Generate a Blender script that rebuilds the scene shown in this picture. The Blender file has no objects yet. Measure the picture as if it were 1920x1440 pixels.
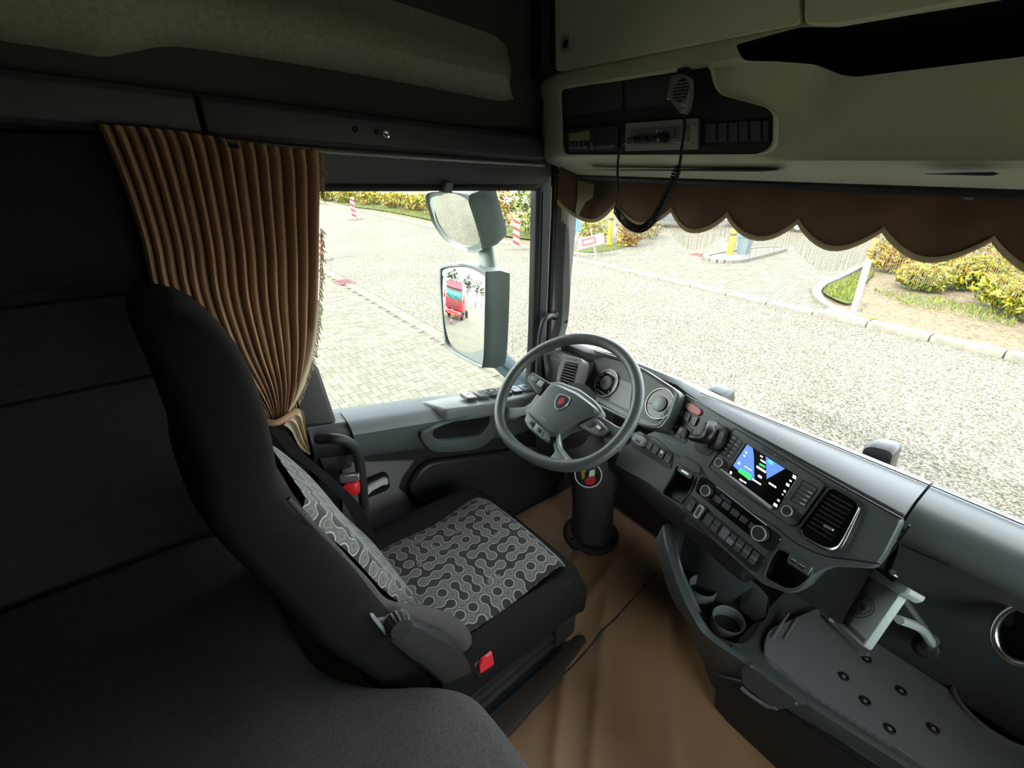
import bpy, bmesh, math, random
from mathutils import Vector as V, Matrix, noise
random.seed(7)
R = math.radians
sc = bpy.context.scene
COL = sc.collection

# ------------------------------------------------------------------ camera
CAM = V((0.3, 0.0, 1.55)); FPX = 860.0
PITCH = math.atan(420 / 860); HEAD = R(53.4)
cd = bpy.data.cameras.new('camera'); cam = bpy.data.objects.new('camera', cd); COL.objects.link(cam)
cam.location = CAM; cam.rotation_euler = (R(90) - PITCH, 0, HEAD)
cd.sensor_width = 36; cd.lens = FPX / 1920 * 36; cd.clip_start = 0.02; cd.clip_end = 500
sc.camera = cam

# ------------------------------------------------------------------ sky, sun, exposure
SUN_EL = R(37); SUN_AZ_X = -0.10            # the sun stands behind the truck
w = bpy.data.worlds.new('World'); sc.world = w; w.use_nodes = True
nt = w.node_tree; nt.nodes.clear()
N = nt.nodes.new; L = nt.links.new
out = N('ShaderNodeOutputWorld'); bg = N('ShaderNodeBackground'); sky = N('ShaderNodeTexSky')
sky.sky_type = 'NISHITA'; sky.sun_disc = False; sky.sun_elevation = SUN_EL
sky.sun_rotation = R(180); sky.air_density = 1.0; sky.dust_density = 1.5; sky.ozone_density = 1.0
tc = N('ShaderNodeTexCoord'); cn = N('ShaderNodeTexNoise'); cr_ = N('ShaderNodeValToRGB'); mx = N('ShaderNodeMixRGB')
cn.inputs['Scale'].default_value = 2.6; cn.inputs['Detail'].default_value = 6; cn.inputs['Roughness'].default_value = .6
cr_.color_ramp.elements[0].position = .30; cr_.color_ramp.elements[1].position = .60
L(tc.outputs['Generated'], cn.inputs['Vector']); L(cn.outputs['Fac'], cr_.inputs['Fac'])
L(cr_.outputs['Color'], mx.inputs['Fac']); L(sky.outputs['Color'], mx.inputs['Color1'])
mx.inputs['Color2'].default_value = (5.0, 4.9, 4.6, 1)
L(mx.outputs['Color'], bg.inputs['Color']); bg.inputs['Strength'].default_value = 0.62
L(bg.outputs['Background'], out.inputs['Surface'])
sl = bpy.data.lights.new('sun', 'SUN'); sl.energy = 4.2; sl.angle = R(.6); sl.color = (1, .94, .84)
so = bpy.data.objects.new('sun', sl); COL.objects.link(so)
so.rotation_euler = V((SUN_AZ_X, math.cos(SUN_EL), -math.sin(SUN_EL))).to_track_quat('-Z', 'Y').to_euler()
so.location = (0, -20, 20)
vs = sc.view_settings
vs.view_transform = 'Standard'; vs.look = 'None'; vs.gamma = 1; vs.use_curve_mapping = False
vs.exposure = 1.62
cy = sc.cycles; cy.max_bounces = 9; cy.diffuse_bounces = 5; cy.glossy_bounces = 3; cy.caustics_reflective = False; cy.caustics_refractive = False

# ------------------------------------------------------------------ survey helpers: a photo pixel met with a plane of the place
_fw = V((-math.sin(HEAD) * math.cos(PITCH), math.cos(HEAD) * math.cos(PITCH), -math.sin(PITCH)))
_rt = V((math.cos(HEAD), math.sin(HEAD), 0)); _up = _rt.cross(_fw)
def ray(x, y): return _fw * FPX + _rt * (x - 960) - _up * (y - 720)
def pl(x, y, p, n):
    d = ray(x, y); return CAM + d * ((V(p) - CAM).dot(n) / d.dot(n))
def PX(x, y, v): return pl(x, y, (v, 0, 0), V((1, 0, 0)))
def PY(x, y, v): return pl(x, y, (0, v, 0), V((0, 1, 0)))
def PZ(x, y, v): return pl(x, y, (0, 0, v), V((0, 0, 1)))
def nrm(a, b):
    a, b = R(a), R(b); return V((math.cos(a) * math.sin(b), -math.cos(a) * math.cos(b), math.sin(a)))

class Fr:                                   # a local frame on a surface: u right, v up the surface, n outwards
    def __init__(s, O, n, u=None):
        s.O = V(O); s.n = V(n).normalized()
        if u is None: u = V((0, 0, 1)).cross(s.n)
        if V(u).length < 1e-5: u = V((1, 0, 0))
        u = V(u); s.u = (u - s.n * u.dot(s.n)).normalized(); s.v = s.n.cross(s.u)
    def w(s, a, b, c=0): return s.O + s.u * a + s.v * b + s.n * c
    def px(s, x, y, c=0):
        p = pl(x, y, s.O + s.n * c, s.n) - s.O; return (p.dot(s.u), p.dot(s.v))
    def pts(s, pp, c=0): return [s.px(x, y, c) for x, y in pp]
    def off(s, a, b, c): return Fr(s.w(a, b, c), s.n, s.u)

# ------------------------------------------------------------------ curves in 2D / 3D
def cr(pts, n=6, closed=False):
    pts = [V(p) for p in pts]; k = len(pts); o = []
    for i in range(k if closed else k - 1):
        g = lambda j: pts[j % k] if closed else pts[min(max(j, 0), k - 1)]
        p0, p1, p2, p3 = g(i - 1), g(i), g(i + 1), g(i + 2)
        for s in range(n):
            t = s / n
            o.append(.5 * ((2 * p1) + (p2 - p0) * t + (2 * p0 - 5 * p1 + 4 * p2 - p3) * t * t + (3 * p1 - p0 - 3 * p2 + p3) * t ** 3))
    if not closed: o.append(pts[-1].copy())
    return o
def rnd(poly, r, seg=4):
    o = []; k = len(poly)
    for i in range(k):
        p = V(poly[i]); a = V(poly[i - 1]) - p; b = V(poly[(i + 1) % k]) - p
        rr = min(r, a.length * .48, b.length * .48); pa = p + a.normalized() * rr; pb = p + b.normalized() * rr
        for s in range(seg + 1):
            t = s / seg; o.append((1 - t) ** 2 * pa + 2 * t * (1 - t) * p + t * t * pb)
    return o
def rect(cx, cy, w, h, r=0, seg=3):
    q = [(cx - w / 2, cy - h / 2), (cx + w / 2, cy - h / 2), (cx + w / 2, cy + h / 2), (cx - w / 2, cy + h / 2)]
    return rnd(q, r, seg) if r else [V(p) for p in q]
def circ(cx, cy, r, n=24, ry=None):
    ry = ry or r; return [V((cx + r * math.cos(2 * math.pi * i / n), cy + ry * math.sin(2 * math.pi * i / n))) for i in range(n)]
def scl(poly, k):
    c = sum((V(p) for p in poly), V((0, 0))) / len(poly); return [c + (V(p) - c) * k for p in poly]
def inset(poly, d):
    c = sum((V(p) for p in poly), V((0, 0))) / len(poly)
    return [V(p) + (c - V(p)).normalized() * d for p in poly]

# ------------------------------------------------------------------ mesh builder
class MB:
    def __init__(s): s.v = []; s.f = []
    def add(s, vs, fs):
        o = len(s.v); s.v += [V(p) for p in vs]; s.f += [tuple(i + o for i in f) for f in fs]; return s
    def box(s, c, size, fr=None, taper=1.0):
        c = V(c); x, y, z = (k / 2 for k in size); q = []
        for sz in (-1, 1):
            k = taper if sz > 0 else 1
            for sx, sy in ((-1, -1), (1, -1), (1, 1), (-1, 1)):
                q.append((c.x + sx * x * k, c.y + sy * y * k, c.z + sz * z))
        if fr: q = [fr.w(*p) for p in q]
        return s.add(q, [(3, 2, 1, 0), (4, 5, 6, 7), (0, 1, 5, 4), (1, 2, 6, 5), (2, 3, 7, 6), (3, 0, 4, 7)])
    def loft(s, rings, closed=True, caps=True):
        k = len(rings[0]); fs = []
        for i in range(len(rings) - 1):
            for j in range(k if closed else k - 1):
                a, b = i * k + j, i * k + (j + 1) % k
                fs.append((a, b, b + k, a + k))
        if caps and closed:
            fs.append(tuple(range(k - 1, -1, -1))); fs.append(tuple(range((len(rings) - 1) * k, len(rings) * k)))
        return s.add([p for r in rings for p in r], fs)
    def prism(s, fr, poly, c0, c1, top=None):
        a = [fr.w(p[0], p[1], c0) for p in poly]; b = [fr.w(p[0], p[1], c1) for p in (top or poly)]
        return s.loft([a, b])
    def slab(s, fr, poly, c0, c1, bev=.002):            # prism with a chamfered front edge
        t = inset(poly, bev)
        return s.loft([[fr.w(p[0], p[1], c0) for p in poly], [fr.w(p[0], p[1], c1 - bev) for p in poly], [fr.w(p[0], p[1], c1) for p in t]])
    def ringp(s, fr, po, pi, c0, c1):                   # a frame: outer and inner outline with the same number of points
        k = len(po); r = [[fr.w(p[0], p[1], c0) for p in po], [fr.w(p[0], p[1], c1) for p in po],
                          [fr.w(p[0], p[1], c1) for p in pi], [fr.w(p[0], p[1], c0) for p in pi]]
        r.append(r[0]); return s.loft(r, caps=False)
    def tube(s, path, r, n=8, closed=False, caps=True, flat=1.0):
        path = [V(p) for p in path]; k = len(path); rings = []; up = None
        for i, p in enumerate(path):
            if closed: t = path[(i + 1) % k] - path[i - 1]
            else: t = path[min(i + 1, k - 1)] - path[max(i - 1, 0)]
            t.normalize()
            if up is None:
                up = t.orthogonal().normalized()
            up = (up - t * up.dot(t)).normalized(); sd = t.cross(up)
            rr = r[i] if isinstance(r, (list, tuple)) else r
            rings.append([p + (up * math.cos(2 * math.pi * j / n) + sd * math.sin(2 * math.pi * j / n) * flat) * rr for j in range(n)])
        if closed: rings.append(rings[0])
        return s.loft(rings, caps=caps and not closed)
    def lathe(s, fr, prof, n=24, caps=True):            # prof: (radius, height along n)
        return s.loft([[fr.w(r * math.cos(2 * math.pi * j / n), r * math.sin(2 * math.pi * j / n), h) for j in range(n)] for r, h in prof], caps=caps)
    def grid(s, fn, nu, nv, thick=None):
        vs = [fn(i / nu, j / nv) for j in range(nv + 1) for i in range(nu + 1)]
        fs = [(j * (nu + 1) + i, j * (nu + 1) + i + 1, (j + 1) * (nu + 1) + i + 1, (j + 1) * (nu + 1) + i) for j in range(nv) for i in range(nu)]
        return s.add(vs, fs)
    def mesh(s, name, mat, smooth=40, merge=False, bevel=0, seg=2, bang=35, subsurf=0):
        me = bpy.data.meshes.new(name); me.from_pydata([tuple(p) for p in s.v], [], s.f); me.validate(); 
        bm = bmesh.new(); bm.from_mesh(me)
        if merge: bmesh.ops.remove_doubles(bm, verts=bm.verts, dist=1e-5)
        bmesh.ops.recalc_face_normals(bm, faces=bm.faces)
        if bevel:
            es = [e for e in bm.edges if len(e.link_faces) == 2 and e.calc_face_angle(0) > R(bang)]
            bmesh.ops.bevel(bm, geom=es, offset=bevel, segments=seg, affect='EDGES', profile=.5, clamp_overlap=True)
        bm.to_mesh(me); bm.free()
        if smooth:
            me.polygons.foreach_set('use_smooth', [True] * len(me.polygons)); me.set_sharp_from_angle(angle=R(smooth))
        if mat: me.materials.append(mat)
        return me
    def obj(s, name, mat, parent=None, label=None, **k):
        me = s.mesh(name, mat, **k); return place(name, me, parent, label)

WL = {}
def place(name, me, parent=None, label=None, loc=None):
    o = bpy.data.objects.new(name, me); COL.objects.link(o)
    if parent is None:
        if loc is None:                                  # origin at the base of the thing
            xs = [v.co for v in me.vertices]
            b = V(((min(c.x for c in xs) + max(c.x for c in xs)) / 2, (min(c.y for c in xs) + max(c.y for c in xs)) / 2, min(c.z for c in xs)))
            me.transform(Matrix.Translation(-b)); o.location = b; WL[o.name] = b
        else: o.location = loc; WL[o.name] = V(loc)
    else:
        o.parent = parent; o.matrix_parent_inverse = Matrix.Translation(-WL[parent.name])
        if loc is not None: o.location = loc
        WL[o.name] = V(loc) if loc is not None else V((0, 0, 0))
    if label: o['label'] = label
    return o
def thing(name, label, cat, loc, group=None, kind=None):
    o = bpy.data.objects.new(name, None); COL.objects.link(o); o.location = loc; WL[o.name] = V(loc); o.empty_display_size = .05
    return tag(o, label, cat, group, kind)
def tag(o, label=None, cat=None, group=None, kind=None):
    if label: o['label'] = label
    if cat: o['category'] = cat
    if group: o['group'] = group
    if kind: o['kind'] = kind
    return o
def struct(o): o['kind'] = 'structure'; return o

def cut(o, mb, mat):                                     # carve a real recess into a solid part; the hollow gets its own material
    cm = mb.mesh('cutter', mat, smooth=0); c = bpy.data.objects.new('cutter', cm); COL.objects.link(c)
    md = o.modifiers.new('recess', 'BOOLEAN'); md.operation = 'DIFFERENCE'; md.object = c; md.solver = 'EXACT'
    try: md.material_mode = 'TRANSFER'
    except Exception: pass
    bpy.context.view_layer.update(); dg = bpy.context.evaluated_depsgraph_get()
    me = bpy.data.meshes.new_from_object(o.evaluated_get(dg)); o.modifiers.clear()
    if len(me.polygons) > 8: me.name = o.data.name; o.data = me
    bpy.data.objects.remove(c); bpy.data.meshes.remove(cm)
# ------------------------------------------------------------------ materials
def pm(name, col, rough=.5, metal=0., var=None, bump=None, spec=.5, sheen=0, coat=0, emit=None, trans=0, col2=None):
    m = bpy.data.materials.new(name); m.use_nodes = True; t = m.node_tree; b = t.nodes['Principled BSDF']
    b.inputs['Base Color'].default_value = (*col, 1); b.inputs['Roughness'].default_value = rough
    b.inputs['Metallic'].default_value = metal; b.inputs['Specular IOR Level'].default_value = spec
    if sheen: b.inputs['Sheen Weight'].default_value = sheen
    if coat: b.inputs['Coat Weight'].default_value = coat
    if trans: b.inputs['Transmission Weight'].default_value = trans
    if emit: b.inputs['Emission Color'].default_value = (*emit[0], 1); b.inputs['Emission Strength'].default_value = emit[1]
    tcn = t.nodes.new('ShaderNodeTexCoord')
    if var:                                              # (scale, amount) mottling of the colour
        n = t.nodes.new('ShaderNodeTexNoise'); n.inputs['Scale'].default_value = var[0]; n.inputs['Detail'].default_value = 5
        t.links.new(tcn.outputs['Object'], n.inputs['Vector'])
        r = t.nodes.new('ShaderNodeValToRGB'); e = r.color_ramp.elements
        e[0].position = .32; e[1].position = .68
        c2 = col2 or tuple(min(1, c * (1 + var[1])) for c in col); c1 = col if col2 else tuple(c * (1 - var[1]) for c in col)
        e[0].color = (*c1, 1); e[1].color = (*c2, 1)
        t.links.new(n.outputs['Fac'], r.inputs['Fac']); t.links.new(r.outputs['Color'], b.inputs['Base Color'])
    if bump:                                             # (scale, strength, distance)
        n = t.nodes.new('ShaderNodeTexNoise'); n.inputs['Scale'].default_value = bump[0]; n.inputs['Detail'].default_value = 3
        t.links.new(tcn.outputs['Object'], n.inputs['Vector'])
        bp = t.nodes.new('ShaderNodeBump'); bp.inputs['Strength'].default_value = bump[1]; bp.inputs['Distance'].default_value = bump[2]
        t.links.new(n.outputs['Fac'], bp.inputs['Height']); t.links.new(bp.outputs['Normal'], b.inputs['Normal'])
    return m
M = {}
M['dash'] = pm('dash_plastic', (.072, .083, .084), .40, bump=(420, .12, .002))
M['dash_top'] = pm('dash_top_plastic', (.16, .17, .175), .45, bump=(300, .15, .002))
M['dark'] = pm('dark_plastic', (.020, .022, .022), .45, bump=(350, .1, .002))
M['black'] = pm('black_plastic', (.008, .008, .009), .4)
M['gloss'] = pm('gloss_black', (.006, .006, .007), .08)
M['key'] = pm('switch_key', (.068, .075, .077), .38)
M['keylight'] = pm('pale_switch_key', (.13, .14, .14), .4)
M['chrome'] = pm('satin_chrome', (.75, .75, .74), .22, 1)
M['ring'] = pm('chrome_shine', (.55, .56, .55), .35)  # pale non-metal used as chrome, its bright reflection put into the colour
M['steel'] = pm('grey_metal', (.36, .36, .33), .42, .6)
M['white'] = pm('white_print', (.8, .8, .78), .5)
M['red'] = pm('red_plastic', (.62, .02, .03), .3)
M['hazard'] = pm('hazard_red', (.45, .06, .07), .3)
M['beige'] = pm('beige_liner_plastic', (.74, .72, .57), .5, bump=(220, .12, .002))
M['beige_fab'] = pm('beige_wall_liner', (.36, .355, .27), .85, bump=(500, .3, .002), var=(90, .12))
M['fab'] = pm('lit_wall_fabric', (.075, .073, .064), .95, spec=.2, bump=(600, .4, .002), var=(260, .18))  # upper wall: stronger light there is put into the colour
M['fab_shade'] = pm('shaded_wall_fabric', (.024, .024, .0215), .95, spec=.2, bump=(600, .4, .002), var=(260, .18))  # darker copy of the wall fabric, rear shade put into the colour
M['ceil'] = pm('pale_headliner', (.55, .54, .47), .95, spec=.2, bump=(500, .3, .002))
M['wallpale'] = pm('pale_side_liner', (.30, .30, .26), .9, spec=.2)
M['trim'] = pm('charcoal_trim', (.060, .060, .059), .5, bump=(300, .15, .002))
M['rub'] = pm('black_rubber', (.012, .012, .012), .6)
M['frame'] = pm('door_frame_paint', (.055, .068, .072), .45)
M['pillar'] = pm('pillar_trim', (.17, .17, .165), .5, bump=(250, .12, .002))
M['seat'] = pm('seat_side_fabric', (.0075, .0078, .0070), .95, spec=.2, sheen=.0, bump=(700, .5, .002), var=(300, .2))
M['bunk'] = pm('bunk_fabric', (.062, .060, .057), .95, spec=.2, sheen=.0, bump=(500, .5, .003), var=(240, .2))
M['curtain'] = pm('curtain_cloth', (.37, .215, .115), .9, sheen=.15, bump=(600, .35, .002), var=(30, .08))
M['valance'] = pm('valance_suede', (.115, .064, .034), .9, sheen=.1, var=(7, .3), bump=(300, .2, .002))
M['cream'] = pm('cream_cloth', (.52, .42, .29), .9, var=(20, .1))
M['fringe'] = pm('fringe_thread', (.20, .165, .10), .8)
def thread(name, col):
    m = bpy.data.materials.new(name); m.use_nodes = True; t = m.node_tree; b = t.nodes['Principled BSDF']; b.inputs['Base Color'].default_value = (*col, 1); b.inputs['Roughness'].default_value = .8
    tr = t.nodes.new('ShaderNodeBsdfTranslucent'); tr.inputs['Color'].default_value = (*col, 1); mx = t.nodes.new('ShaderNodeMixShader'); mx.inputs[0].default_value = .55
    t.links.new(b.outputs[0], mx.inputs[1]); t.links.new(tr.outputs[0], mx.inputs[2]); t.links.new(mx.outputs[0], t.nodes['Material Output'].inputs['Surface']); return m
M['thread_fringe'] = thread('fringe_translucent', (.55, .47, .32))
M['mat'] = pm('brown_mat_vinyl', (.27, .158, .082), .55, bump=(160, .2, .002), var=(6, .10))
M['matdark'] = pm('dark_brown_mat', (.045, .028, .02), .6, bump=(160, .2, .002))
M['thread'] = pm('stitch_thread', (.22, .13, .08), .8)
M['holder'] = pm('holder_plastic', (.36, .40, .39), .45, bump=(300, .15, .002))
M['holder_dk'] = pm('holder_dark', (.08, .095, .095), .45)
M['silver'] = pm('bare_metal', (.62, .64, .62), .3, .9)
M['white_paint'] = pm('white_paint', (.20, .196, .19), .5)
M['red_paint'] = pm('red_reflective', (.22, .016, .014), .45)
M['yellow'] = pm('yellow_plastic', (.33, .23, .008), .5)
M['blue'] = pm('blue_plastic', (.04, .12, .3), .5)
M['bluegrey'] = pm('blue_grey_rubber', (.07, .11, .14), .6)
M['kerb'] = pm('kerb_concrete', (.100, .096, .080), .9, var=(9, .16), bump=(60, .4, .01))
M['mirror_body'] = pm('mirror_housing', (.26, .30, .29), .45)  # lightened: haze and reflection of the side window put into its colour
M['mirror'] = pm('mirror_glass', (.93, .95, .95), .01, 1)
M['chromegrey'] = pm('grey_plastic', (.22, .235, .24), .4)

def nodes(name):
    m = bpy.data.materials.new(name); m.use_nodes = True; t = m.node_tree
    return m, t, t.nodes['Principled BSDF'], t.nodes.new, t.links.new
def glass_mat(name, tint, refl):
    m, t, b, N, L = nodes(name); t.nodes.remove(b); o = t.nodes['Material Output']
    tr = N('ShaderNodeBsdfTransparent'); tr.inputs['Color'].default_value = (*tint, 1)
    g = N('ShaderNodeBsdfGlossy'); g.inputs['Roughness'].default_value = .02
    f = N('ShaderNodeFresnel'); f.inputs['IOR'].default_value = refl
    mx = N('ShaderNodeMixShader'); L(f.outputs[0], mx.inputs[0]); L(tr.outputs[0], mx.inputs[1]); L(g.outputs[0], mx.inputs[2]); L(mx.outputs[0], o.inputs['Surface'])
    return m
M['glass'] = glass_mat('window_glass', (.93, .97, .95), 1.25)
def mathn(t, op, a, b=None, c=None):
    n = t.nodes.new('ShaderNodeMath'); n.operation = op
    for i, q in enumerate((a, b, c)):
        if q is None: continue
        if isinstance(q, (int, float)): n.inputs[i].default_value = q
        else: t.links.new(q, n.inputs[i])
    return n.outputs[0]
def ramp(t, fac, stops):
    r = t.nodes.new('ShaderNodeValToRGB'); e = r.color_ramp.elements
    while len(e) < len(stops): e.new(.5)
    for q, (p, c) in zip(e, stops): q.position = p; q.color = (*c, 1)
    t.links.new(fac, r.inputs['Fac']); return r.outputs['Color']
def puzzle_mat():
    """upholstery with interlocking lobed shapes: quarter arcs in random tiles, black and grey lobes with pale outlines"""
    m, t, b, N, L = nodes('seat_puzzle_fabric'); b.inputs['Roughness'].default_value = .85; b.inputs['Sheen Weight'].default_value = .15
    uv = N('ShaderNodeUVMap'); mp = N('ShaderNodeMapping'); mp.inputs['Scale'].default_value = (33, 33, 33); mp.inputs['Rotation'].default_value = (0, 0, R(45))
    L(uv.outputs[0], mp.inputs[0]); sp = N('ShaderNodeSeparateXYZ'); L(mp.outputs[0], sp.inputs[0])
    X_, Y_ = sp.outputs[0], sp.outputs[1]
    cx, cy = mathn(t, 'FLOOR', X_), mathn(t, 'FLOOR', Y_); fx, fy = mathn(t, 'SUBTRACT', X_, cx), mathn(t, 'SUBTRACT', Y_, cy)
    cb = N('ShaderNodeCombineXYZ'); L(cx, cb.inputs[0]); L(cy, cb.inputs[1]); wn = N('ShaderNodeTexWhiteNoise'); wn.noise_dimensions = '2D'; L(cb.outputs[0], wn.inputs['Vector'])
    flip = mathn(t, 'GREATER_THAN', wn.outputs['Value'], .5)
    gx = mathn(t, 'ABSOLUTE', mathn(t, 'SUBTRACT', fx, flip))                    # mirror the tile when flipped
    def ln(ax, ay): return mathn(t, 'SQRT', mathn(t, 'ADD', mathn(t, 'MULTIPLY', ax, ax), mathn(t, 'MULTIPLY', ay, ay)))
    d1 = ln(gx, fy); d2 = ln(mathn(t, 'SUBTRACT', 1., gx), mathn(t, 'SUBTRACT', 1., fy))
    dm = mathn(t, 'MINIMUM', d1, d2); edge = mathn(t, 'ABSOLUTE', mathn(t, 'SUBTRACT', dm, .5))
    inside = mathn(t, 'LESS_THAN', dm, .5)
    par = mathn(t, 'MODULO', mathn(t, 'ABSOLUTE', mathn(t, 'ADD', mathn(t, 'ADD', cx, cy), mathn(t, 'ADD', flip, inside))), 2.)
    ns = N('ShaderNodeTexNoise'); ns.inputs['Scale'].default_value = .42; ns.inputs['Detail'].default_value = 1; L(mp.outputs[0], ns.inputs['Vector'])
    black = mathn(t, 'MULTIPLY', par, mathn(t, 'GREATER_THAN', ns.outputs['Fac'], .36))
    line = mathn(t, 'LESS_THAN', edge, .05)
    line2 = mathn(t, 'LESS_THAN', mathn(t, 'ABSOLUTE', mathn(t, 'SUBTRACT', edge, .27)), .04)
    gl = mathn(t, 'MULTIPLY', mathn(t, 'MAXIMUM', line, mathn(t, 'MULTIPLY', line2, .35)), mathn(t, 'SUBTRACT', 1., mathn(t, 'MULTIPLY', black, mathn(t, 'SUBTRACT', 1., line))))
    m1 = N('ShaderNodeMixRGB'); m1.inputs['Color1'].default_value = (.075, .075, .069, 1); m1.inputs['Color2'].default_value = (.008, .008, .008, 1); L(black, m1.inputs['Fac'])
    m2 = N('ShaderNodeMixRGB'); L(gl, m2.inputs['Fac']); L(m1.outputs[0], m2.inputs['Color1']); m2.inputs['Color2'].default_value = (.27, .265, .24, 1)
    L(m2.outputs[0], b.inputs['Base Color'])
    bp = N('ShaderNodeBump'); bp.inputs['Strength'].default_value = .5; bp.inputs['Distance'].default_value = .002; L(gl, bp.inputs['Height']); L(bp.outputs[0], b.inputs['Normal'])
    return m
M['puzzle'] = puzzle_mat()
def road_mat(name, c1, c2, c3, scale, big):
    m, t, b, N, L = nodes(name); b.inputs['Roughness'].default_value = .85; b.inputs['Specular IOR Level'].default_value = .08
    tc = N('ShaderNodeTexCoord'); v = N('ShaderNodeTexVoronoi'); v.inputs['Scale'].default_value = scale; L(tc.outputs['Object'], v.inputs['Vector'])
    hs = N('ShaderNodeSeparateColor'); L(v.outputs['Color'], hs.inputs[0])
    a = ramp(t, hs.outputs[0], [(.0, c1), (.45, c2), (.8, c3)])
    n = N('ShaderNodeTexNoise'); n.inputs['Scale'].default_value = big; n.inputs['Detail'].default_value = 5; L(tc.outputs['Object'], n.inputs['Vector'])
    k = ramp(t, n.outputs['Fac'], [(.3, (.86, .86, .86)), (.7, (1.08, 1.06, 1.0))])
    mx = N('ShaderNodeMixRGB'); mx.blend_type = 'MULTIPLY'; mx.inputs['Fac'].default_value = 1; L(a, mx.inputs['Color1']); L(k, mx.inputs['Color2']); L(mx.outputs[0], b.inputs['Base Color'])
    return m
M['road'] = road_mat('aggregate_asphalt', (.034, .031, .025), (.095, .089, .072), (.165, .156, .128), 52, .5)
M['joint'] = road_mat('sand_joint', (.045, .042, .034), (.062, .057, .046), (.078, .071, .058), 60, 1)
M['yard'] = road_mat('yard_paving', (.078, .074, .059), (.095, .090, .072), (.11, .104, .083), 14, .6)
M['sand'] = road_mat('sandy_verge', (.078, .060, .034), (.112, .090, .06), (.14, .12, .086), 22, .8)
M['turf'] = road_mat('turf', (.026, .04, .008), (.05, .066, .015), (.08, .076, .03), 25, .9)
PAV = [pm('paver_%d' % i, c, .85, spec=.1, var=(14, .12), bump=(90, .3, .004)) for i, c in enumerate(((.104, .098, .077), (.118, .112, .089), (.096, .090, .071), (.110, .105, .086)))]
M['redpaver'] = pm('red_paver', (.085, .03, .025), .85, var=(30, .15))
def tray_mat():
    m, t, b, N, L = nodes('tray_rubber'); b.inputs['Roughness'].default_value = .36
    tc = N('ShaderNodeTexCoord'); v = N('ShaderNodeTexVoronoi'); v.inputs['Scale'].default_value = 330; v.inputs['Randomness'].default_value = 0; L(tc.outputs['Object'], v.inputs['Vector'])
    L(ramp(t, v.outputs['Distance'], [(.25, (.29, .305, .32)), (.5, (.15, .16, .17))]), b.inputs['Base Color'])
    bp = N('ShaderNodeBump'); bp.invert = True; bp.inputs['Strength'].default_value = .4; bp.inputs['Distance'].default_value = .001; L(v.outputs['Distance'], bp.inputs['Height']); L(bp.outputs[0], b.inputs['Normal'])
    return m
M['tray'] = tray_mat()
LEAF = {k: pm('leaf_' + k, c, .55, var=(3, .25)) for k, c in dict(yellow=(.20, .145, .002), lime=(.115, .135, .003), green=(.03, .055, .006), orange=(.14, .055, .008), dark=(.02, .04, .012)).items()}

# ================================================================== the cab: shell
XL, XR, YB, YF, ZC = -1.10, 1.10, -0.75, 1.46, 2.06
def simple(name, pts, faces, mat, **k): return MB().add(pts, faces).obj(name, mat, **k)
floor = struct(MB().box((0, (YB + YF) / 2, -.03), (2.3, YF - YB + .1, .06)).obj('floor', M['matdark']))
ceiling = struct(MB().box((0, (YB + 1.3) / 2, ZC + .03), (2.3, 1.3 - YB + .1, .06)).obj('ceiling', M['ceil']))
wall_back = struct(MB().box((0, YB - .03, 1.0), (2.3, .06, 2.2)).obj('wall_back', M['fab_shade']))
# right wall with the passenger window opening
wr = MB(); WY0, WY1, WZ0, WZ1 = .24, 1.20, .72, 1.50
wr.box((XR + .03, (YB + WY0) / 2, 1.03), (.06, WY0 - YB, 2.06)).box((XR + .03, (WY1 + 1.5) / 2, 1.03), (.06, 1.5 - WY1, 2.06))
wr.box((XR + .03, (WY0 + WY1) / 2, WZ0 / 2), (.06, WY1 - WY0, WZ0)).box((XR + .03, (WY0 + WY1) / 2, (WZ1 + 2.06) / 2), (.06, WY1 - WY0, 2.06 - WZ1))
wall_right = struct(wr.obj('wall_right', M['wallpale']))
# left wall: rear panel with padded bands, upper fabric wall, door below
wl0 = MB().box((XL - .03, (YB + .22) / 2, .83), (.06, .22 - YB, 1.66))
wl = MB().box((XL - .03, (YB + 1.24) / 2, 1.86), (.06, 1.24 - YB, .42))
wall_left = struct(wl0.obj('wall_left', M['fab_shade'])); struct(wl.obj('wall_upper', M['fab']))
for i, (z0, z1) in enumerate(((1.30, 1.60), (1.10, 1.27), (.72, 1.06))):
    MB().box((XL + .012, (YB + .16) / 2 + .0, (z0 + z1) / 2), (.024, .12 - YB, z1 - z0)).obj('wall_panel', M['fab_shade'], wall_left, bevel=.01)
# front: bulkhead under the windscreen and header above it
struct(MB().box((0, 1.50, .35), (2.3, .05, .76)).obj('wall_front', M['trim']))
struct(MB().box((0, 1.33, 1.83), (2.3, .10, .52)).obj('trim_header', M['beige']))

# header trim over the door: two charcoal panels with a gap
def trim_piece(name, y0, y1, mat):
    top = lambda y: 1.695 - .061 * (y + .0); bot = lambda y: 1.603 - .052 * y
    m = MB(); r = []
    for y in (y0, y1):
        r.append([V((XL - .01, y, top(y))), V((XL + .035, y, top(y) - .004)), V((XL + .05, y, top(y) - .018)), V((XL + .05, y, bot(y) + .012)), V((XL + .038, y, bot(y))), V((XL - .01, y, bot(y)))])
    return struct(m.loft(r).obj(name, mat, bevel=.003))
t1 = trim_piece('trim_1', YB, .141, M['trim']); t2 = trim_piece('trim_2', .152, 1.145, M['trim']); t3 = trim_piece('trim_3', 1.149, 1.26, M['trim'])
for x, y, r, mm in ((666, 243, .008, M['black']), (706, 247, .007, M['black']), (724, 251, .011, M['chrome'])):
    f = Fr(PX(x, y, XL + .05), (1, 0, 0)); o = MB().lathe(f, [(r, -.002), (r, .003), (r * .6, .005), (r * .3, .003)], 14).obj('screw' if mm is M['chrome'] else 'screw_hole', mm, t2)
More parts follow.
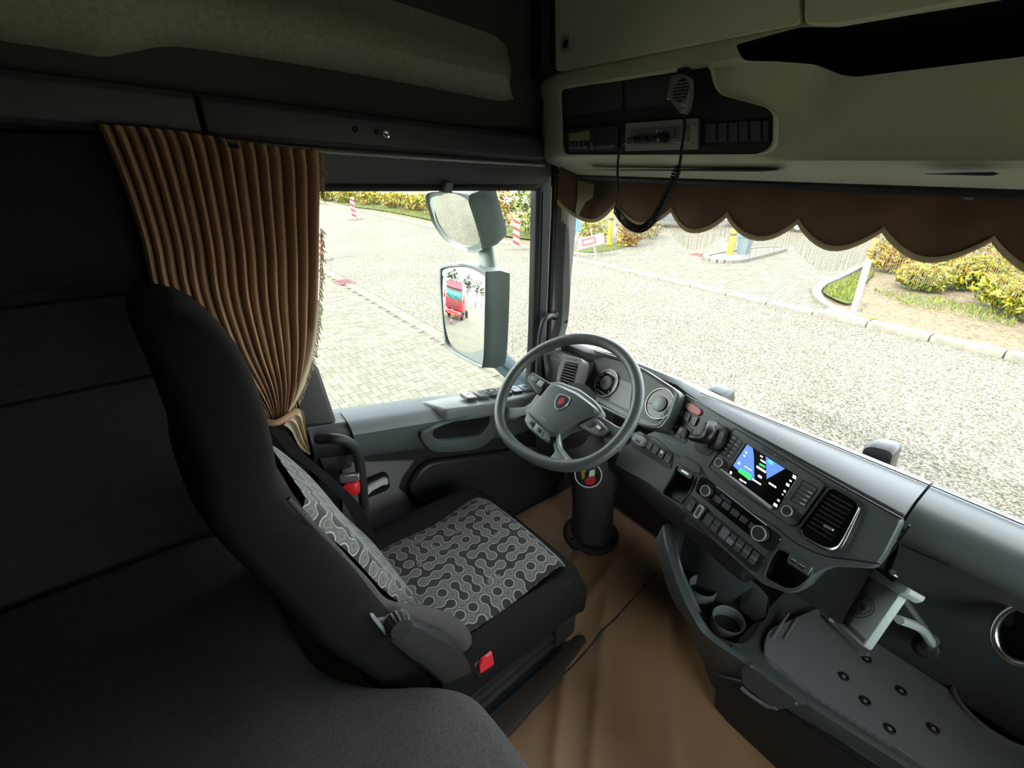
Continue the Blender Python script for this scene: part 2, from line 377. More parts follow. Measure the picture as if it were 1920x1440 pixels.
# moulded beige bulge along the upper wall
lowpx = [(-260, 30), (0, 76), (110, 92), (190, 106), (250, 97), (330, 87), (480, 108), (640, 134), (800, 163), (930, 188), (965, 186)]
midpx = [(-260, -95), (0, -55), (110, -35), (190, -18), (250, -5), (330, 12), (480, 43), (640, 76), (800, 110), (930, 139), (974, 150)]
toppx = [(-260, -150), (0, -110), (110, -90), (190, -72), (250, -58), (330, -42), (480, -10), (640, 26), (800, 72), (930, 112), (976, 132)]
rg = []
low = cr([PX(x, y, XL + .002) for x, y in lowpx], 4); mid = cr([PX(x, y, XL + .075) for x, y in midpx], 4); top = cr([PX(x, y, XL + .06) for x, y in toppx], 4)
for i, (a, b, c) in enumerate(zip(low, mid, top)):
    k = 1 if i < len(low) - 3 else (.75, .45, .1)[i - len(low) + 3]
    b = V((XL + .002 + (b.x - XL) * k, b.y, b.z)); c = V((XL + .002 + (c.x - XL) * k, c.y, c.z))
    e = V((XL - .01, c.y, c.z + .10))
    rg.append([a, a.lerp(b, .45) + V((.012 * k, 0, -.006)), a.lerp(b, .85) + V((.006 * k, 0, 0)), b, c, c.lerp(e, .3) + V((-.02 * k, 0, .0)), e, V((XL - .02, a.y, a.z))])
struct(MB().loft(rg).obj('trim_moulding', M['beige_fab'], smooth=50))

# ------------------------------------------------------------------ driver's door
door = thing('door_1', None, None, (XL, .7, 0), kind='structure')
sill = lambda y: .8 - .18 * (y - .31)                    # the window ledge falls towards the front
TOPZ = lambda y: 1.478 - .03 * (y - .38)
m = MB()                                                 # door skin under the window
ys = [.20 + .98 * i / 12 for i in range(13)]
m.loft([[V((XL - .05, y, 0)), V((XL, y, 0)), V((XL, y, sill(y) - .005)), V((XL - .05, y, sill(y) - .005))] for y in ys]); m.obj('door_skin', M['dark'], door)
# ledge with the inner roll, paler to hold sky light on top; vertical band darker
def ledge(y, y0=.215, y1=1.16):
    zi = sill(y) - .015; zb = .655 - .25 * (y - .37)
    zb = max(zb, .5)
    return [V((XL - .01, y, sill(y))), V((XL + .05, y, sill(y) - .004)), V((XL + .085, y, zi)), V((XL + .10, y, zi - .02)), V((XL + .10, y, zi - .06)),
            V((XL + .095, y, zb + .02)), V((XL + .08, y, zb)), V((XL - .01, y, zb + .01))]
_lg = [ledge(.335 + .83 * i / 14) for i in range(15)]
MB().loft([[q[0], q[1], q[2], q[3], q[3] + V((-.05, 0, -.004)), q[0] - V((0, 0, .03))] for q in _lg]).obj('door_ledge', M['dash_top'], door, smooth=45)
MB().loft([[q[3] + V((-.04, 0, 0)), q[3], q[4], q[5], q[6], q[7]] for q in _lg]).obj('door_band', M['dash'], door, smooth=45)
MB().loft([[p + V((-.03 if j in (2, 3, 4, 5, 6) else 0, 0, -.004)) for j, p in enumerate(ledge(.215 + .12 * i / 3))] for i in range(4)]).obj('ledge_recess', M['dark'], door)
# raised switch pod at the front of the ledge
fD = Fr(PX(860, 775, XL + .10), (1, 0, .0), (0, 1, 0))
def on_ledge(x, y, dz=0): return PZ(x, y, sill(.85) - .0 + dz)
pod = [V((XL - .005, .62, sill(.62) + .004)), V((XL + .11, .66, sill(.66) + .012)), V((XL + .135, .80, sill(.8) + .028)), V((XL + .135, 1.02, sill(1.02) + .03)), V((XL + .10, 1.16, sill(1.16) + .028)), V((XL - .005, 1.17, sill(1.17) + .02))]
m = MB(); m.loft([[p - V((0, 0, .06)) for p in pod], pod]); m.obj('switch_pod', M['chromegrey'], door, bevel=.012, seg=3)
for i in range(6):
    y = .79 + .055 * i; f = Fr((XL + .06, y, sill(y) + .031), (.0, .18, 1), (0, 1, 0))
    o = MB().slab(f, rect(0, 0, .044, .06, .006), -.01, .005, .002).obj('window_switch', M['keylight'] if i % 2 else M['key'], door)
    MB().slab(f, rect(.0, .01, .016, .012, .002), .004, .0062, .0005).obj('switch_symbol', M['white' if i % 2 == 0 else 'black'], o)
# pull handle: loop with a flat black plate as the shade in its opening
hpx = [(790, 815), (806, 806), (845, 790), (905, 771), (925, 770), (936, 785), (928, 815), (905, 838), (870, 846), (820, 848), (798, 835)]
ipx = [(812, 812), (820, 803), (850, 792), (902, 775), (913, 775), (919, 783), (914, 800), (897, 819), (868, 824), (830, 828), (816, 822)]
fH = Fr((XL + .125, .8, .62), (1, 0, 0), (0, 1, 0))
po = cr(fH.pts(hpx), 4, True); pi = cr(fH.pts(ipx), 4, True)
MB().ringp(fH, po, pi, -.05, .0).obj('pull_handle', M['dash'], door, bevel=.006)
MB().prism(fH, scl(pi, 1.04), -.030, -.0225).obj('handle_shade', M['black'], door)
# pale lower panel, dark map pocket, latch
fL = Fr((XL + .004, .6, .5), (1, 0, 0), (0, 1, 0))
MB().slab(fL, fL.pts([(640, 866), (775, 861), (752, 893), (746, 912), (790, 958), (830, 1000), (700, 1040), (640, 1000)]), 0, .008, .003).obj('lower_panel', M['pillar'], door)
MB().slab(fL, rnd(fL.pts([(790, 862), (1000, 835), (1060, 880), (1010, 960), (900, 1010), (800, 965), (757, 912)]), .05), 0, .03, .012).obj('map_pocket', M['dark'], door, bevel=.01)
f = Fr(PX(703, 912, XL + .03), (1, 0, 0), (0, 1, 0))
MB().slab(f, rect(0, 0, .11, .075, .02), -.03, .004, .004).obj('latch_bezel', M['black'], door)
MB().slab(f, rnd([(-.045, .012), (-.02, .022), (.035, .03), (.048, .02), (.046, -.004), (.03, .004), (-.02, -.004), (-.045, -.02)], .006), .0, .016, .004).obj('latch_lever', M['ring'], door)
# frame round the window: top rail, rear post, front post
def framebar(path, wdt, x0, x1, name, mat, bev=.006):
    pass
zt = TOPZ
m = MB(); m.loft([[V((XL - .03, y, zt(y))), V((XL + .012, y, zt(y) + .004)), V((XL + .022, y, zt(y) + .03)), V((XL + .03, y, 1.60 - .05 * y)), V((XL - .03, y, 1.60 - .05 * y))] for y in (.2, .5, .8, 1.0, 1.19)])
m.obj('frame_rail', M['trim'], door)
MB().loft([[V((XL - .04, y, 1.50 - .03 * y)), V((XL - .005, y, 1.50 - .03 * y)), V((XL - .005, y, 1.68)), V((XL - .04, y, 1.68))] for y in (.1, .7, 1.30)]).obj('header_backing', M['rub'], door)
MB().tube([(XL + .012, y, zt(y) + .006) for y in (.25, .6, 1.0, 1.14)], .011, 8).obj('window_seal', M['rub'], door)
f = Fr(PX(838, 352, XL + .03), (1, 0, 0), (0, 1, 0)); MB().slab(f, rnd([(-.02, -.012), (.012, -.016), (.02, .016), (-.008, .018)], .004), -.02, .012, .004).obj('frame_clip', M['chromegrey'], door)
# front post of the door frame (it leans with the pillar)
fp = [PX(1004, 300, XL), PX(1004, 360, XL), PX(1001, 500, XL), PX(997, 640, XL), PX(990, 740, XL)]
m = MB(); rr = []
for p in cr(fp, 4):
    rr.append([p + V((-.03, -.0, 0)), p + V((.004, 0, 0)), p + V((.018, .012, 0)), p + V((.02, .058, 0)), p + V((.0, .07, 0)), p + V((-.03, .07, 0))])
m.loft(rr).obj('front_post', M['frame'], door, bevel=.004)
MB().tube([p + V((.022, .018, 0)) for p in cr(fp[1:4], 4)], .0035, 6).obj('window_channel', M['black'], door)
MB().tube([p + V((.015, .078, 0)) for p in cr(fp, 4)], .011, 8).obj('door_seal', M['rub'], door)
# rear post (B pillar side), slanting
bp0 = [PX(560, 640, XL + .02), PX(596, 690, XL + .02), PX(628, 785, XL + .02), PX(660, 870, XL + .02)]
m = MB(); m.loft([[p + V((-.05, -.09, 0)), p + V((.012, -.09, 0)), p + V((.02, -.01, 0)), p + V((.01, 0, 0)), p + V((-.05, 0, 0))] for p in bp0]); m.obj('rear_post', M['trim'], door, bevel=.005)
# glass
gl = [V((XL - .022, .2, sill(.2) - .02)), V((XL - .022, 1.17, sill(1.17) - .02)), V((XL - .022, 1.19, zt(1.19) + .02)), V((XL - .022, .2, zt(.2) + .02))]
win1 = struct(MB().loft([gl, [p + V((-.004, 0, 0)) for p in gl]]).obj('window_1', M['glass'], smooth=0))
# windscreen (slightly raked and curved)
def wsf(u, v):
    x = -1.08 + 2.16 * u; c = (x / 1.08) ** 2
    return V((x, 1.47 - .15 * c - .11 * v, .80 + 1.0 * v))
struct(MB().grid(wsf, 24, 8).obj('window_2', M['glass'], smooth=180))
gr = [V((XR + .02, WY0, WZ0)), V((XR + .02, WY1, WZ0)), V((XR + .02, WY1, WZ1)), V((XR + .02, WY0, WZ1))]
struct(MB().loft([gr, [p + V((.004, 0, 0)) for p in gr]]).obj('window_3', M['glass'], smooth=0))
# A pillar trim
pr = [PY(1085, 318, 1.30), PY(1080, 420, 1.30), PY(1071, 520, 1.30), PY(1064, 610, 1.30), PY(1048, 655, 1.30), PY(1035, 720, 1.30)]
plft = [PX(1043, 318, XL + .01), PX(1042, 420, XL + .01), PX(1041, 520, XL + .01), PX(1040, 610, XL + .01), PX(1024, 655, XL + .01), PX(1010, 720, XL + .01)]
rr = []
for a, b in zip(cr(plft, 3), cr(pr, 3)):
    b = V((b.x, 1.30, a.z)); rr.append([a, a.lerp(b, .5) + V((.014, -.012, 0)), b, b + V((-.11, .10, 0)), V((XL - .09, 1.36, a.z)), V((XL - .06, a.y, a.z))])
pil = struct(MB().loft(rr).obj('trim_pillar', M['pillar'], smooth=50))
f = Fr(PY(1060, 602, 1.292), (.5, -.8, 0)); MB().lathe(f, [(.011, -.01), (.011, .004), (.007, .006), (.005, .003)], 14).obj('pillar_cap', M['dark'], pil)
for sx in (-1, 1):                                       # corner fillers outside the pillars
    struct(MB().box((sx * 1.20, 1.33, 1.0), (.06, .14, 2.1)).obj('wall_corner', M['frame']))
# grab handle on the pillar
gh = thing('grab_handle', 'grey tubular grab handle on the windscreen pillar behind the steering wheel', 'handle', PX(1012, 690, XL + .06))
p = [PX(1040, 592, XL + .03), PX(1030, 592, XL + .055), PX(1020, 602, XL + .065), PX(1014, 625, XL + .065), PX(1011, 660, XL + .065), PX(1009, 700, XL + .06), PX(1014, 716, XL + .03)]
MB().tube(cr(p, 5), .011, 10).obj('grip', M['frame'], gh)
for q in (p[0], p[-1]): MB().lathe(Fr(q, (1, -.3, 0)), [(.018, -.03), (.018, .004), (.012, .008)], 14).obj('grip_mount', M['dark'], gh)

# ================================================================== outside: ground
GZ = -1.45
def slab_ground(name, x0, x1, y0, y1, z, mat, parent=None, th=.3):
    o = MB().box(((x0 + x1) / 2, (y0 + y1) / 2, z - th / 2), (x1 - x0, y1 - y0, th)).obj(name, mat, parent, smooth=0)
    return o if parent else struct(o)
ROAD0, ROAD1 = 3.95, 10.85
road = slab_ground('ground_road', -140, 70, ROAD0, ROAD1, GZ, M['road'])
yard = slab_ground('ground_yard', -140, 70, -140, ROAD0 - .001, GZ - .02, M['yard'])
verge = slab_ground('ground_verge', -140, 70, ROAD1 + .001, 120, GZ - .06, M['sand'])
# block paving beside the truck: real blocks laid in a herringbone
blk = []
bl, bw = .21, .105
def pushb(x, y, ax): blk.append((x, y, ax))
nx0, nx1 = -15.0, -2.2
u = bw
for i in range(int((nx1 - nx0) / u)):
    for j in range(int((ROAD0 - .35 - (-.2)) / u)):
        k = (i - j) % 4
        x = nx0 + i * u; y = -.2 + j * u
        if k == 0: pushb(x + u, y + u / 2, 0)
        elif k == 3: pushb(x + u / 2, y + u, 1)
bmesh_blocks = []
def block_mesh(name, mat, ax):
    a, b = (bl - .004, bw - .004) if ax == 0 else (bw - .004, bl - .004)
    m = MB(); c = .004
    q = lambda s, z: [V((-s[0] / 2, -s[1] / 2, z)), V((s[0] / 2, -s[1] / 2, z)), V((s[0] / 2, s[1] / 2, z)), V((-s[0] / 2, s[1] / 2, z))]
    m.loft([q((a, b), -.03), q((a, b), -.004), q((a - 2 * c, b - 2 * c), 0)]); return m.mesh(name, mat, smooth=0)
bmeshes = {(k, ax): block_mesh('paving_block', PAV[k], ax) for k in range(4) for ax in (0, 1)}
def seen(x, y):
    d = V((x, y, GZ)) - CAM; z = d.dot(_fw); return (960 + FPX * d.dot(_rt) / z, 720 - FPX * d.dot(_up) / z) if z > 0 else (-1, -1)
vis = []
for b in blk:
    px, py = seen(b[0], b[1])
    if 598 < px < 1000 and 480 < py < 775 and not (822 < px < 945 and 480 < py < 690): vis.append((-(b[0] - CAM.x) ** 2 * -1 - 0 + (b[1]) ** 2, b))
vis.sort(key=lambda t: t[0]); top = set(id(t[1]) for t in vis[:290])
pave = MB()
for b in blk:
    k = random.randrange(4); dz = random.uniform(-.003, .003)
    if id(b) in top:
        place('paving_block', bmeshes[(k, b[2])], yard, loc=V((b[0], b[1], GZ + dz)) )
    else:
        a, c = (bl - .004, bw - .004) if b[2] == 0 else (bw - .004, bl - .004)
        z = GZ + dz; x, y = b[0], b[1]
        q = [V((x + sx * a / 2, y + sy * c / 2, z)) for sx, sy in ((-1, -1), (1, -1), (1, 1), (-1, 1))]
        pave.loft([[p - V((0, 0, .03)) for p in q], q])
o = pave.obj('paving_blocks_far', PAV[0], yard, smooth=0); o['kind'] = 'stuff'
me = o.data
for k in range(1, 4): me.materials.append(PAV[k])
mi = []
for q in range(len(me.polygons) // 6): mi += [random.randrange(4)] * 6
if len(mi) == len(me.polygons): me.polygons.foreach_set('material_index', mi)
# soldier course of kerb blocks along the near road edge, reddish drain cover
kn = thing('ground_kerb_near', None, None, (-8, ROAD0 - .2, GZ), kind='structure')
km = MB().box((0, 0, -.05), (.98, .24, .12)).mesh('kerb_block', PAV[1], bevel=.012, smooth=30)
for i in range(17): place('kerb_block', km, kn, loc=V((-17.5 + i * 1.0, ROAD0 - .14, GZ)))
def drain(name, c, label, rot=0):
    t = thing(name, label, 'drain cover', c); f = Fr(c, (0, 0, 1), (math.cos(rot), math.sin(rot), 0))
    MB().ringp(f, rect(0, 0, .62, .46), rect(0, 0, .52, .36), -.05, .012).obj('cover_frame', M['redpaver'], t)
    for k in range(7): MB().box((-.22 + .074 * k, 0, .004), (.045, .36, .02), f).obj('bar', M['redpaver'], t)
drain('drain_cover', PZ(645, 529, GZ) + V((0, 0, .004)), 'reddish drain grate in the paving near the road edge')
drain('drain_cover', PZ(1312, 478, GZ) + V((0, 0, .004)), 'reddish drain grate on the driveway before the yellow bollard')
# far kerb stones, driveway, island
kf = thing('ground_kerb_far', None, None, (-15, ROAD1 + .1, GZ), kind='structure')
km2 = MB().box((0, 0, 0), (.985, .30, .22)).mesh('kerb_stone', M['kerb'], bevel=.02, smooth=30)
km3 = MB().box((0, 0, 0), (.985, .30, .13)).mesh('kerb_stone', M['kerb'], bevel=.02, smooth=30)
for i in range(46):
    x = -42 + i * 1.0
    place('kerb_stone', km3 if -11.5 < x < -3.6 else km2, kf, loc=V((x, ROAD1 + .16, GZ)))
cor = [PZ(1590, 590, GZ), PZ(1548, 572, GZ), PZ(1530, 552, GZ), PZ(1540, 536, GZ), PZ(1575, 520, GZ), PZ(1615, 500, GZ), PZ(1650, 488, GZ)]
_dz = V((0, 0, -.01)); _dp = [V((-11.4, ROAD1 + .31, GZ)), V((cor[0].x, ROAD1 + .31, GZ))] + cor + [V((-3.6, 30, GZ)), V((-3.6, 60, GZ)), V((-40, 60, GZ)), V((-19, 20, GZ)), V((-12.2, 12.4, GZ))]
dv = struct(MB().add([p + _dz for p in _dp], [tuple(range(len(_dp)))]).obj('ground_driveway', M['joint'], smooth=0))
def cor_x(y):
    for a, b in zip(cor, cor[1:]):
        if a.y <= y <= b.y: return a.x + (b.x - a.x) * (y - a.y) / (b.y - a.y)
    return cor[0].x if y < cor[0].y else cor[-1].x
dp = MB(); cnt = 0
from math import floor as fl_
def inside(x, y):
    if y < ROAD1 + .45 or y > 24: return False
    xr = cor_x(y) - .12
    xl = -11.3 - (y - 11.2) * .9
    return xl < x < xr
for i in range(184):
    for j in range(60):
        x = -22 + i * .105; y = 11.2 + j * .215 + (.107 if i % 2 else 0)
        if inside(x, y):
            z = GZ + random.uniform(-.002, .003); q = [V((x + sx * .047, y + sy * .10, z)) for sx, sy in ((-1, -1), (1, -1), (1, 1), (-1, 1))]
            dp.loft([[p - V((0, 0, .02)) for p in q], q]); cnt += 1
o = dp.obj('paving_blocks', PAV[3], dv, smooth=0); o['kind'] = 'stuff'
for k in (0, 1, 2): o.data.materials.append(PAV[k])
mi = []
for q in range(cnt): mi += [random.randrange(4)] * 6
if len(mi) == len(o.data.polygons): o.data.polygons.foreach_set('material_index', mi)
# curved kerb of the planted corner on the right and of the bollard island
def curved_kerb(name, pts, w_, h, closed=False, n=5):
    c = cr(pts, n, closed); root = thing(name, None, None, c[0], kind='structure')
    for i in range(len(c) - (0 if closed else 1)):
        a, b = c[i], c[(i + 1) % len(c)]; d = (b - a); L_ = d.length; d.normalize(); s = V((-d.y, d.x, 0)) * w_ / 2; g = d * .006
        q = [a + g - s, b - g - s, b - g + s, a + g + s]
        MB().loft([[p - V((0, 0, .1)) for p in q], [p + V((0, 0, h)) for p in q]]).obj('kerb_stone', M['kerb'], root, smooth=0)
curved_kerb('ground_kerb_corner', cor, .20, .06)
isl = [PZ(1322, 484, GZ), PZ(1345, 492, GZ), PZ(1385, 492, GZ), PZ(1420, 484, GZ), PZ(1470, 470, GZ), PZ(1440, 466, GZ), PZ(1370, 474, GZ)]
curved_kerb('ground_kerb_island', isl, .18, .10, True, 3)
struct(MB().add([p + V((0, 0, .06)) for p in cr(isl, 4, True)], [tuple(range(28))]).obj('ground_island', M['kerb'], smooth=0))
# turf patches
def patch(pxs, dz, name='ground_turf'):
    c = cr([PZ(x, y, GZ) for x, y in pxs], 4, True); return struct(MB().add([p + V((0, 0, dz)) for p in c], [tuple(range(len(c)))]).obj(name, M['turf'], smooth=0))
patch([(1545, 542), (1600, 515), (1640, 510), (1608, 545), (1596, 570), (1560, 560)], .02)
patch([(560, 366), (700, 372), (820, 395), (960, 425), (1040, 440), (1040, 452), (930, 440), (820, 415), (700, 392), (560, 378)], .012)
patch([(1085, 470), (1140, 458), (1185, 448), (1210, 444), (1180, 462), (1120, 474)], .012)
# grass blades on the turf (uncountable)
gb = MB()
def blades(pxs, n, h):
    for _ in range(n):
        a = random.choice(pxs); b = random.choice(pxs); c = random.choice(pxs); u_, v_ = random.random(), random.random()
        if u_ + v_ > 1: u_, v_ = 1 - u_, 1 - v_
        x = a[0] + (b[0] - a[0]) * u_ + (c[0] - a[0]) * v_; y = a[1] + (b[1] - a[1]) * u_ + (c[1] - a[1]) * v_
        p = PZ(x, y, GZ); t = random.uniform(0, 6.28); s = V((math.cos(t), math.sin(t), 0)) * .008
        gb.add([p - s, p + s, p + V((random.gauss(0, .03), random.gauss(0, .03), h * random.uniform(.5, 1.2)))], [(0, 1, 2)])
blades([(1548, 542), (1600, 517), (1636, 512), (1606, 545), (1596, 566), (1562, 558)], 2500, .10)
blades([(1640, 545), (1760, 560), (1900, 590), (1900, 610), (1700, 570)], 1500, .09)
blades([(600, 380), (700, 382), (820, 402), (1000, 438), (1000, 446), (820, 412), (700, 390)], 3500, .12)
o = tag(gb.obj('grass', LEAF['lime'], smooth=0), 'short yellow-green grass along the far side of the road', 'grass', kind='stuff')
o.data.materials.append(LEAF['green'])
o.data.polygons.foreach_set('material_index', [random.randrange(2) for _ in o.data.polygons])

# ------------------------------------------------------------------ shrubs
def shrub(name, c, rx, ry, h, n, cols, label, group, leaf=.07, seed=0):
    rs = random.Random(seed); t = thing(name, label, 'shrub', c, group)
    st = MB()
    for k in range(5):
        a = rs.uniform(0, 6.28); e = c + V((math.cos(a) * rx * .5, math.sin(a) * ry * .5, h * .7)); st.tube([c + V((rs.gauss(0, .03), rs.gauss(0, .03), -.03)), c.lerp(e, .5) + V((0, 0, h * .1)), e], [.014, .01, .004], 5)
    st.obj('stems', M['matdark'], t)
    m = MB(); mi = []
    for k in range(n):
        a = rs.uniform(0, 6.28); zz = rs.random() ** .8; rr = math.sqrt(rs.random()) * (1.05 - .6 * abs(zz - .5)); 
        bmp = 1 + .3 * noise.noise(V((a * 1.3, zz * 3, seed)))
        p = c + V((math.cos(a) * rx * rr * bmp, math.sin(a) * ry * rr * bmp, .06 * h + zz * h * bmp))
        nn = V((rs.gauss(0, .6), rs.gauss(0, .6), rs.uniform(.2, 1))).normalized(); uu = nn.orthogonal().normalized(); vv = nn.cross(uu); s = leaf * rs.uniform(.6, 1.3)
        q = rs.uniform(0, 6.28); u2 = uu * math.cos(q) + vv * math.sin(q); v2 = nn.cross(u2)
        m.add([p - u2 * s, p + v2 * s * .45, p + u2 * s + nn * s * -.3, p - v2 * s * .45], [(0, 1, 2, 3)])
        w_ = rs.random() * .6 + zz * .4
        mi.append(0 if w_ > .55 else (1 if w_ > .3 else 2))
    o = m.obj('foliage', LEAF[cols[0]], t, smooth=0)
    for c_ in cols[1:]: o.data.materials.append(LEAF[c_])
    if len(mi) == len(o.data.polygons): o.data.polygons.foreach_set('material_index', mi)
hg = 'shrubs of the yellow-green hedge across the road'
hs = [(1668, 498, .60, .62, ('yellow', 'orange', 'lime'), 'yellow-orange hedge shrub just right of the white post'),
      (1725, 532, .62, .55, ('yellow', 'lime', 'green'), 'yellow hedge shrub, second one right of the white post'),
      (1785, 528, .70, .62, ('yellow', 'lime', 'green'), 'yellow-green hedge shrub, third one right of the white post'),
      (1838, 532, .70, .72, ('yellow', 'lime', 'green'), 'tallest yellow-green hedge shrub under the valance peak at right'),
      (1885, 568, .62, .60, ('yellow', 'lime', 'green'), 'yellow-green hedge shrub near the right edge, low and sprawling'),
      (1940, 590, .70, .60, ('yellow', 'lime', 'green'), 'last yellow-green hedge shrub, cut by the right edge')]
for i, (x, y, r, h, c, lb) in enumerate(hs): shrub('hedge_shrub', PZ(x, y + 9, GZ), r, r * .8, h * 1.05, 1500, c, lb, hg, .07, i)
for i, (x, y, r, h) in enumerate(((1690, 480, .8, .8), (1790, 500, .8, .8), (1900, 520, .9, .8))):
    shrub('hedge_shrub', PZ(x, y, GZ), r, r, h, 700, ('lime', 'orange', 'green'), ('rear hedge shrub behind the fringe, nearest the white post', 'rear hedge shrub behind the fringe, middle of the back row', 'rear hedge shrub behind the fringe, at the right edge')[i], hg, .08, 20 + i)
hl = 'shrubs of the low hedge seen through the side window'
for i, (x, y) in enumerate(((612, 376), (652, 379), (695, 383), (738, 389), (780, 394), (822, 401))):
    lb = ('yellow roadside shrub beside the curtain edge', 'yellow roadside shrub at the left striped marker post', 'yellow roadside shrub, third from the curtain', 'yellow roadside shrub, fourth from the curtain', 'yellow roadside shrub left of the upper mirror', 'yellow roadside shrub half hidden by the upper mirror')[i]
    p = PZ(x, y, GZ); shrub('roadside_shrub', p, 1.25, .9, .85, 750, ('yellow', 'lime', 'orange'), lb, hl, .13, 40 + i)
shrub('roadside_shrub', PZ(944, 424, GZ), .55, .5, 1.5, 500, ('yellow', 'orange', 'lime'), 'slim yellow shrub left of the nearer striped marker post', hl, .10, 50)
shrub('roadside_shrub', PZ(1000, 440, GZ), 1.2, .9, 1.9, 900, ('lime', 'green', 'yellow'), 'pale green bush right of the nearer striped marker post', hl, .11, 51)
shrub('orange_shrub', PZ(1178, 462, GZ), .50, .5, 1.0, 800, ('orange', 'yellow', 'orange'), 'orange autumn shrub beside the yellow pole across the road', 'autumn shrubs by the driveway', .08, 52)
shrub('orange_shrub', PZ(1200, 446, GZ), .9, .6, .7, 600, ('orange', 'lime', 'green'), 'low brownish shrub behind the orange one by the driveway', 'autumn shrubs by the driveway', .08, 53)
shrub('orange_shrub', PZ(1112, 452, GZ), .7, .6, .75, 600, ('lime', 'yellow', 'green'), 'yellow-green shrub behind the leaning road sign', 'autumn shrubs by the driveway', .08, 54)

# ------------------------------------------------------------------ striped marker posts, white post, bollards, signs
def striped_post(p, h, label, wd=.24):
    t = thing('marker_post', label, 'marker post', p, 'red and white striped marker posts'); d = (CAM - p); d.z = 0; f = Fr(p, d)
    MB().loft([[f.w(*q) for q in ((-.4, .0, -.2), (.4, 0, -.2), (.4, 0, .2), (-.4, 0, .2))], [f.w(*q) for q in ((-.36, .10, -.16), (.36, .10, -.16), (.36, .10, .16), (-.36, .10, .16))]]).obj('foot', M['kerb'], t, bevel=.02)
    b0 = .10
    MB().prism(f, rnd([(-wd / 2, b0), (wd / 2, b0), (wd / 2, h), (-wd / 2, h)], .03), -.03, .03).obj('board', M['white_paint'], t)
    n = 4; st = (h - b0) / n
    for k in range(n):
        y0 = b0 + k * st
        MB().prism(f, [(-wd / 2, y0 + st * .52), (wd / 2, y0 + .02), (wd / 2, y0 + st * .46), (-wd / 2, min(h - .01, y0 + st * .96))], .0305, .034).obj('stripe', M['red_paint'], t)
striped_post(PZ(665, 412, GZ), 1.15, 'farther red and white striped post by the left hedge')
striped_post(PZ(968, 467, GZ), 1.10, 'red and white striped post right of the side mirrors')
striped_post(PZ(599, 488, GZ), .95, 'red and white striped post half hidden by the curtain edge', .34)
wp = PZ(1598, 592, GZ); t = thing('delineator_post', 'slim white plastic post on a rubber foot by the kerb', 'post', wp)
lean = V((-.035, .0, 1.0))
MB().loft([[wp + lean * z + V((a * .055, b * .04, 0)) for a, b in ((-1, -1), (1, -1), (1, 1), (-1, 1))] for z in (.06, 1.18)]).obj('shaft', M['white_paint'], t, bevel=.01)
f = Fr(wp, (0, 0, 1), (1, -.1, 0))
MB().loft([[f.w(x, y, 0) for x, y in rect(-.05, 0, .95, .34, .12)], [f.w(x, y, .07) for x, y in rect(-.05, 0, .85, .28, .12)]]).obj('foot', M['bluegrey'], t, bevel=.015)
MB().slab(f, rect(.28, -.05, .34, .16, .05), .06, .10, .02).obj('foot_pad', LEAF['lime'], t, 'yellow-green pad on the foot')
def bollard(px, h, r, label, mat='yellow'):
    p = PZ(*px, GZ); t = thing('bollard', label, 'bollard', p, 'yellow posts across the road'); f = Fr(p, (0, 0, 1))
    MB().lathe(f, [(r * 1.5, 0), (r * 1.5, .03), (r, .05), (r, h - r * .6), (r * .85, h - r * .2), (r * .4, h)], 16).obj('post', M[mat], t)
    MB().lathe(f, [(r * 1.03, h * .72), (r * 1.03, h * .80)], 16, caps=False).obj('band', M['matdark'], t)
bollard((1367, 480), .95, .10, 'yellow bollard on the small kerbed island'); bollard((1142, 458), 1.25, .09, 'yellow pole beside the orange shrub')
bollard((1625, 500), 1.2, .07, 'yellow pole behind the white post')
# blue waste bin on the island
p = PZ(1392, 479, GZ); f = Fr(p, (0, 0, 1)); bt = thing('waste_bin', 'pale blue bin beside the yellow bollard', 'bin', p)
MB().loft([[f.w(x, y, z) for x, y in rect(0, 0, s, s, .04)] for z, s in ((.02, .30), (.62, .38))]).obj('bin_body', M['bluegrey'], bt); MB().slab(f, rect(0, 0, .42, .42, .05), .62, .70, .03).obj('bin_lid', M['blue'], bt)
# leaning road-works sign on a trestle
p = PZ(1098, 482, GZ); d = CAM - p; d.z = 0; f = Fr(p, d); t = thing('trestle_sign', 'road-works sign on a splayed metal trestle by the kerb', 'sign', p)
for a, b in (((-.55, 0, .1), (-.3, .95, 0)), ((.35, 0, .1), (.1, .95, 0)), ((-.5, 0, -.5), (-.2, .9, -.05)), ((.4, 0, -.5), (.1, .9, -.05))):
    MB().tube([f.w(*a), f.w(*b)], .02, 6).obj('leg', M['steel'], t)
MB().tube([f.w(-.6, .12, .1), f.w(.4, .12, .1)], .018, 6).obj('crossbar', M['steel'], t)
fs = Fr(f.w(.15, .55, .06), f.n, f.u * .96 + f.v * .25)
MB().slab(fs, rect(0, 0, .85, .34, .03), -.01, .01, .003).obj('board', M['white_paint'], t)
MB().slab(fs, rect(-.08, 0, .48, .24, .02), .01, .014, .001).obj('red_panel', M['hazard'], t); MB().slab(fs, rect(-.08, 0, .36, .10, .01), .014, .017, .001).obj('white_panel', M['white_paint'], t)
fb = Fr(f.w(-.42, 1.02, .02), f.n); MB().slab(fb, circ(0, 0, .22, 20), -.01, .012, .003).obj('blue_disc', M['blue'], t); MB().slab(fb, rect(0, 0, .07, .26, .02), .012, .015, .001).obj('disc_arrow', M['white_paint'], t)
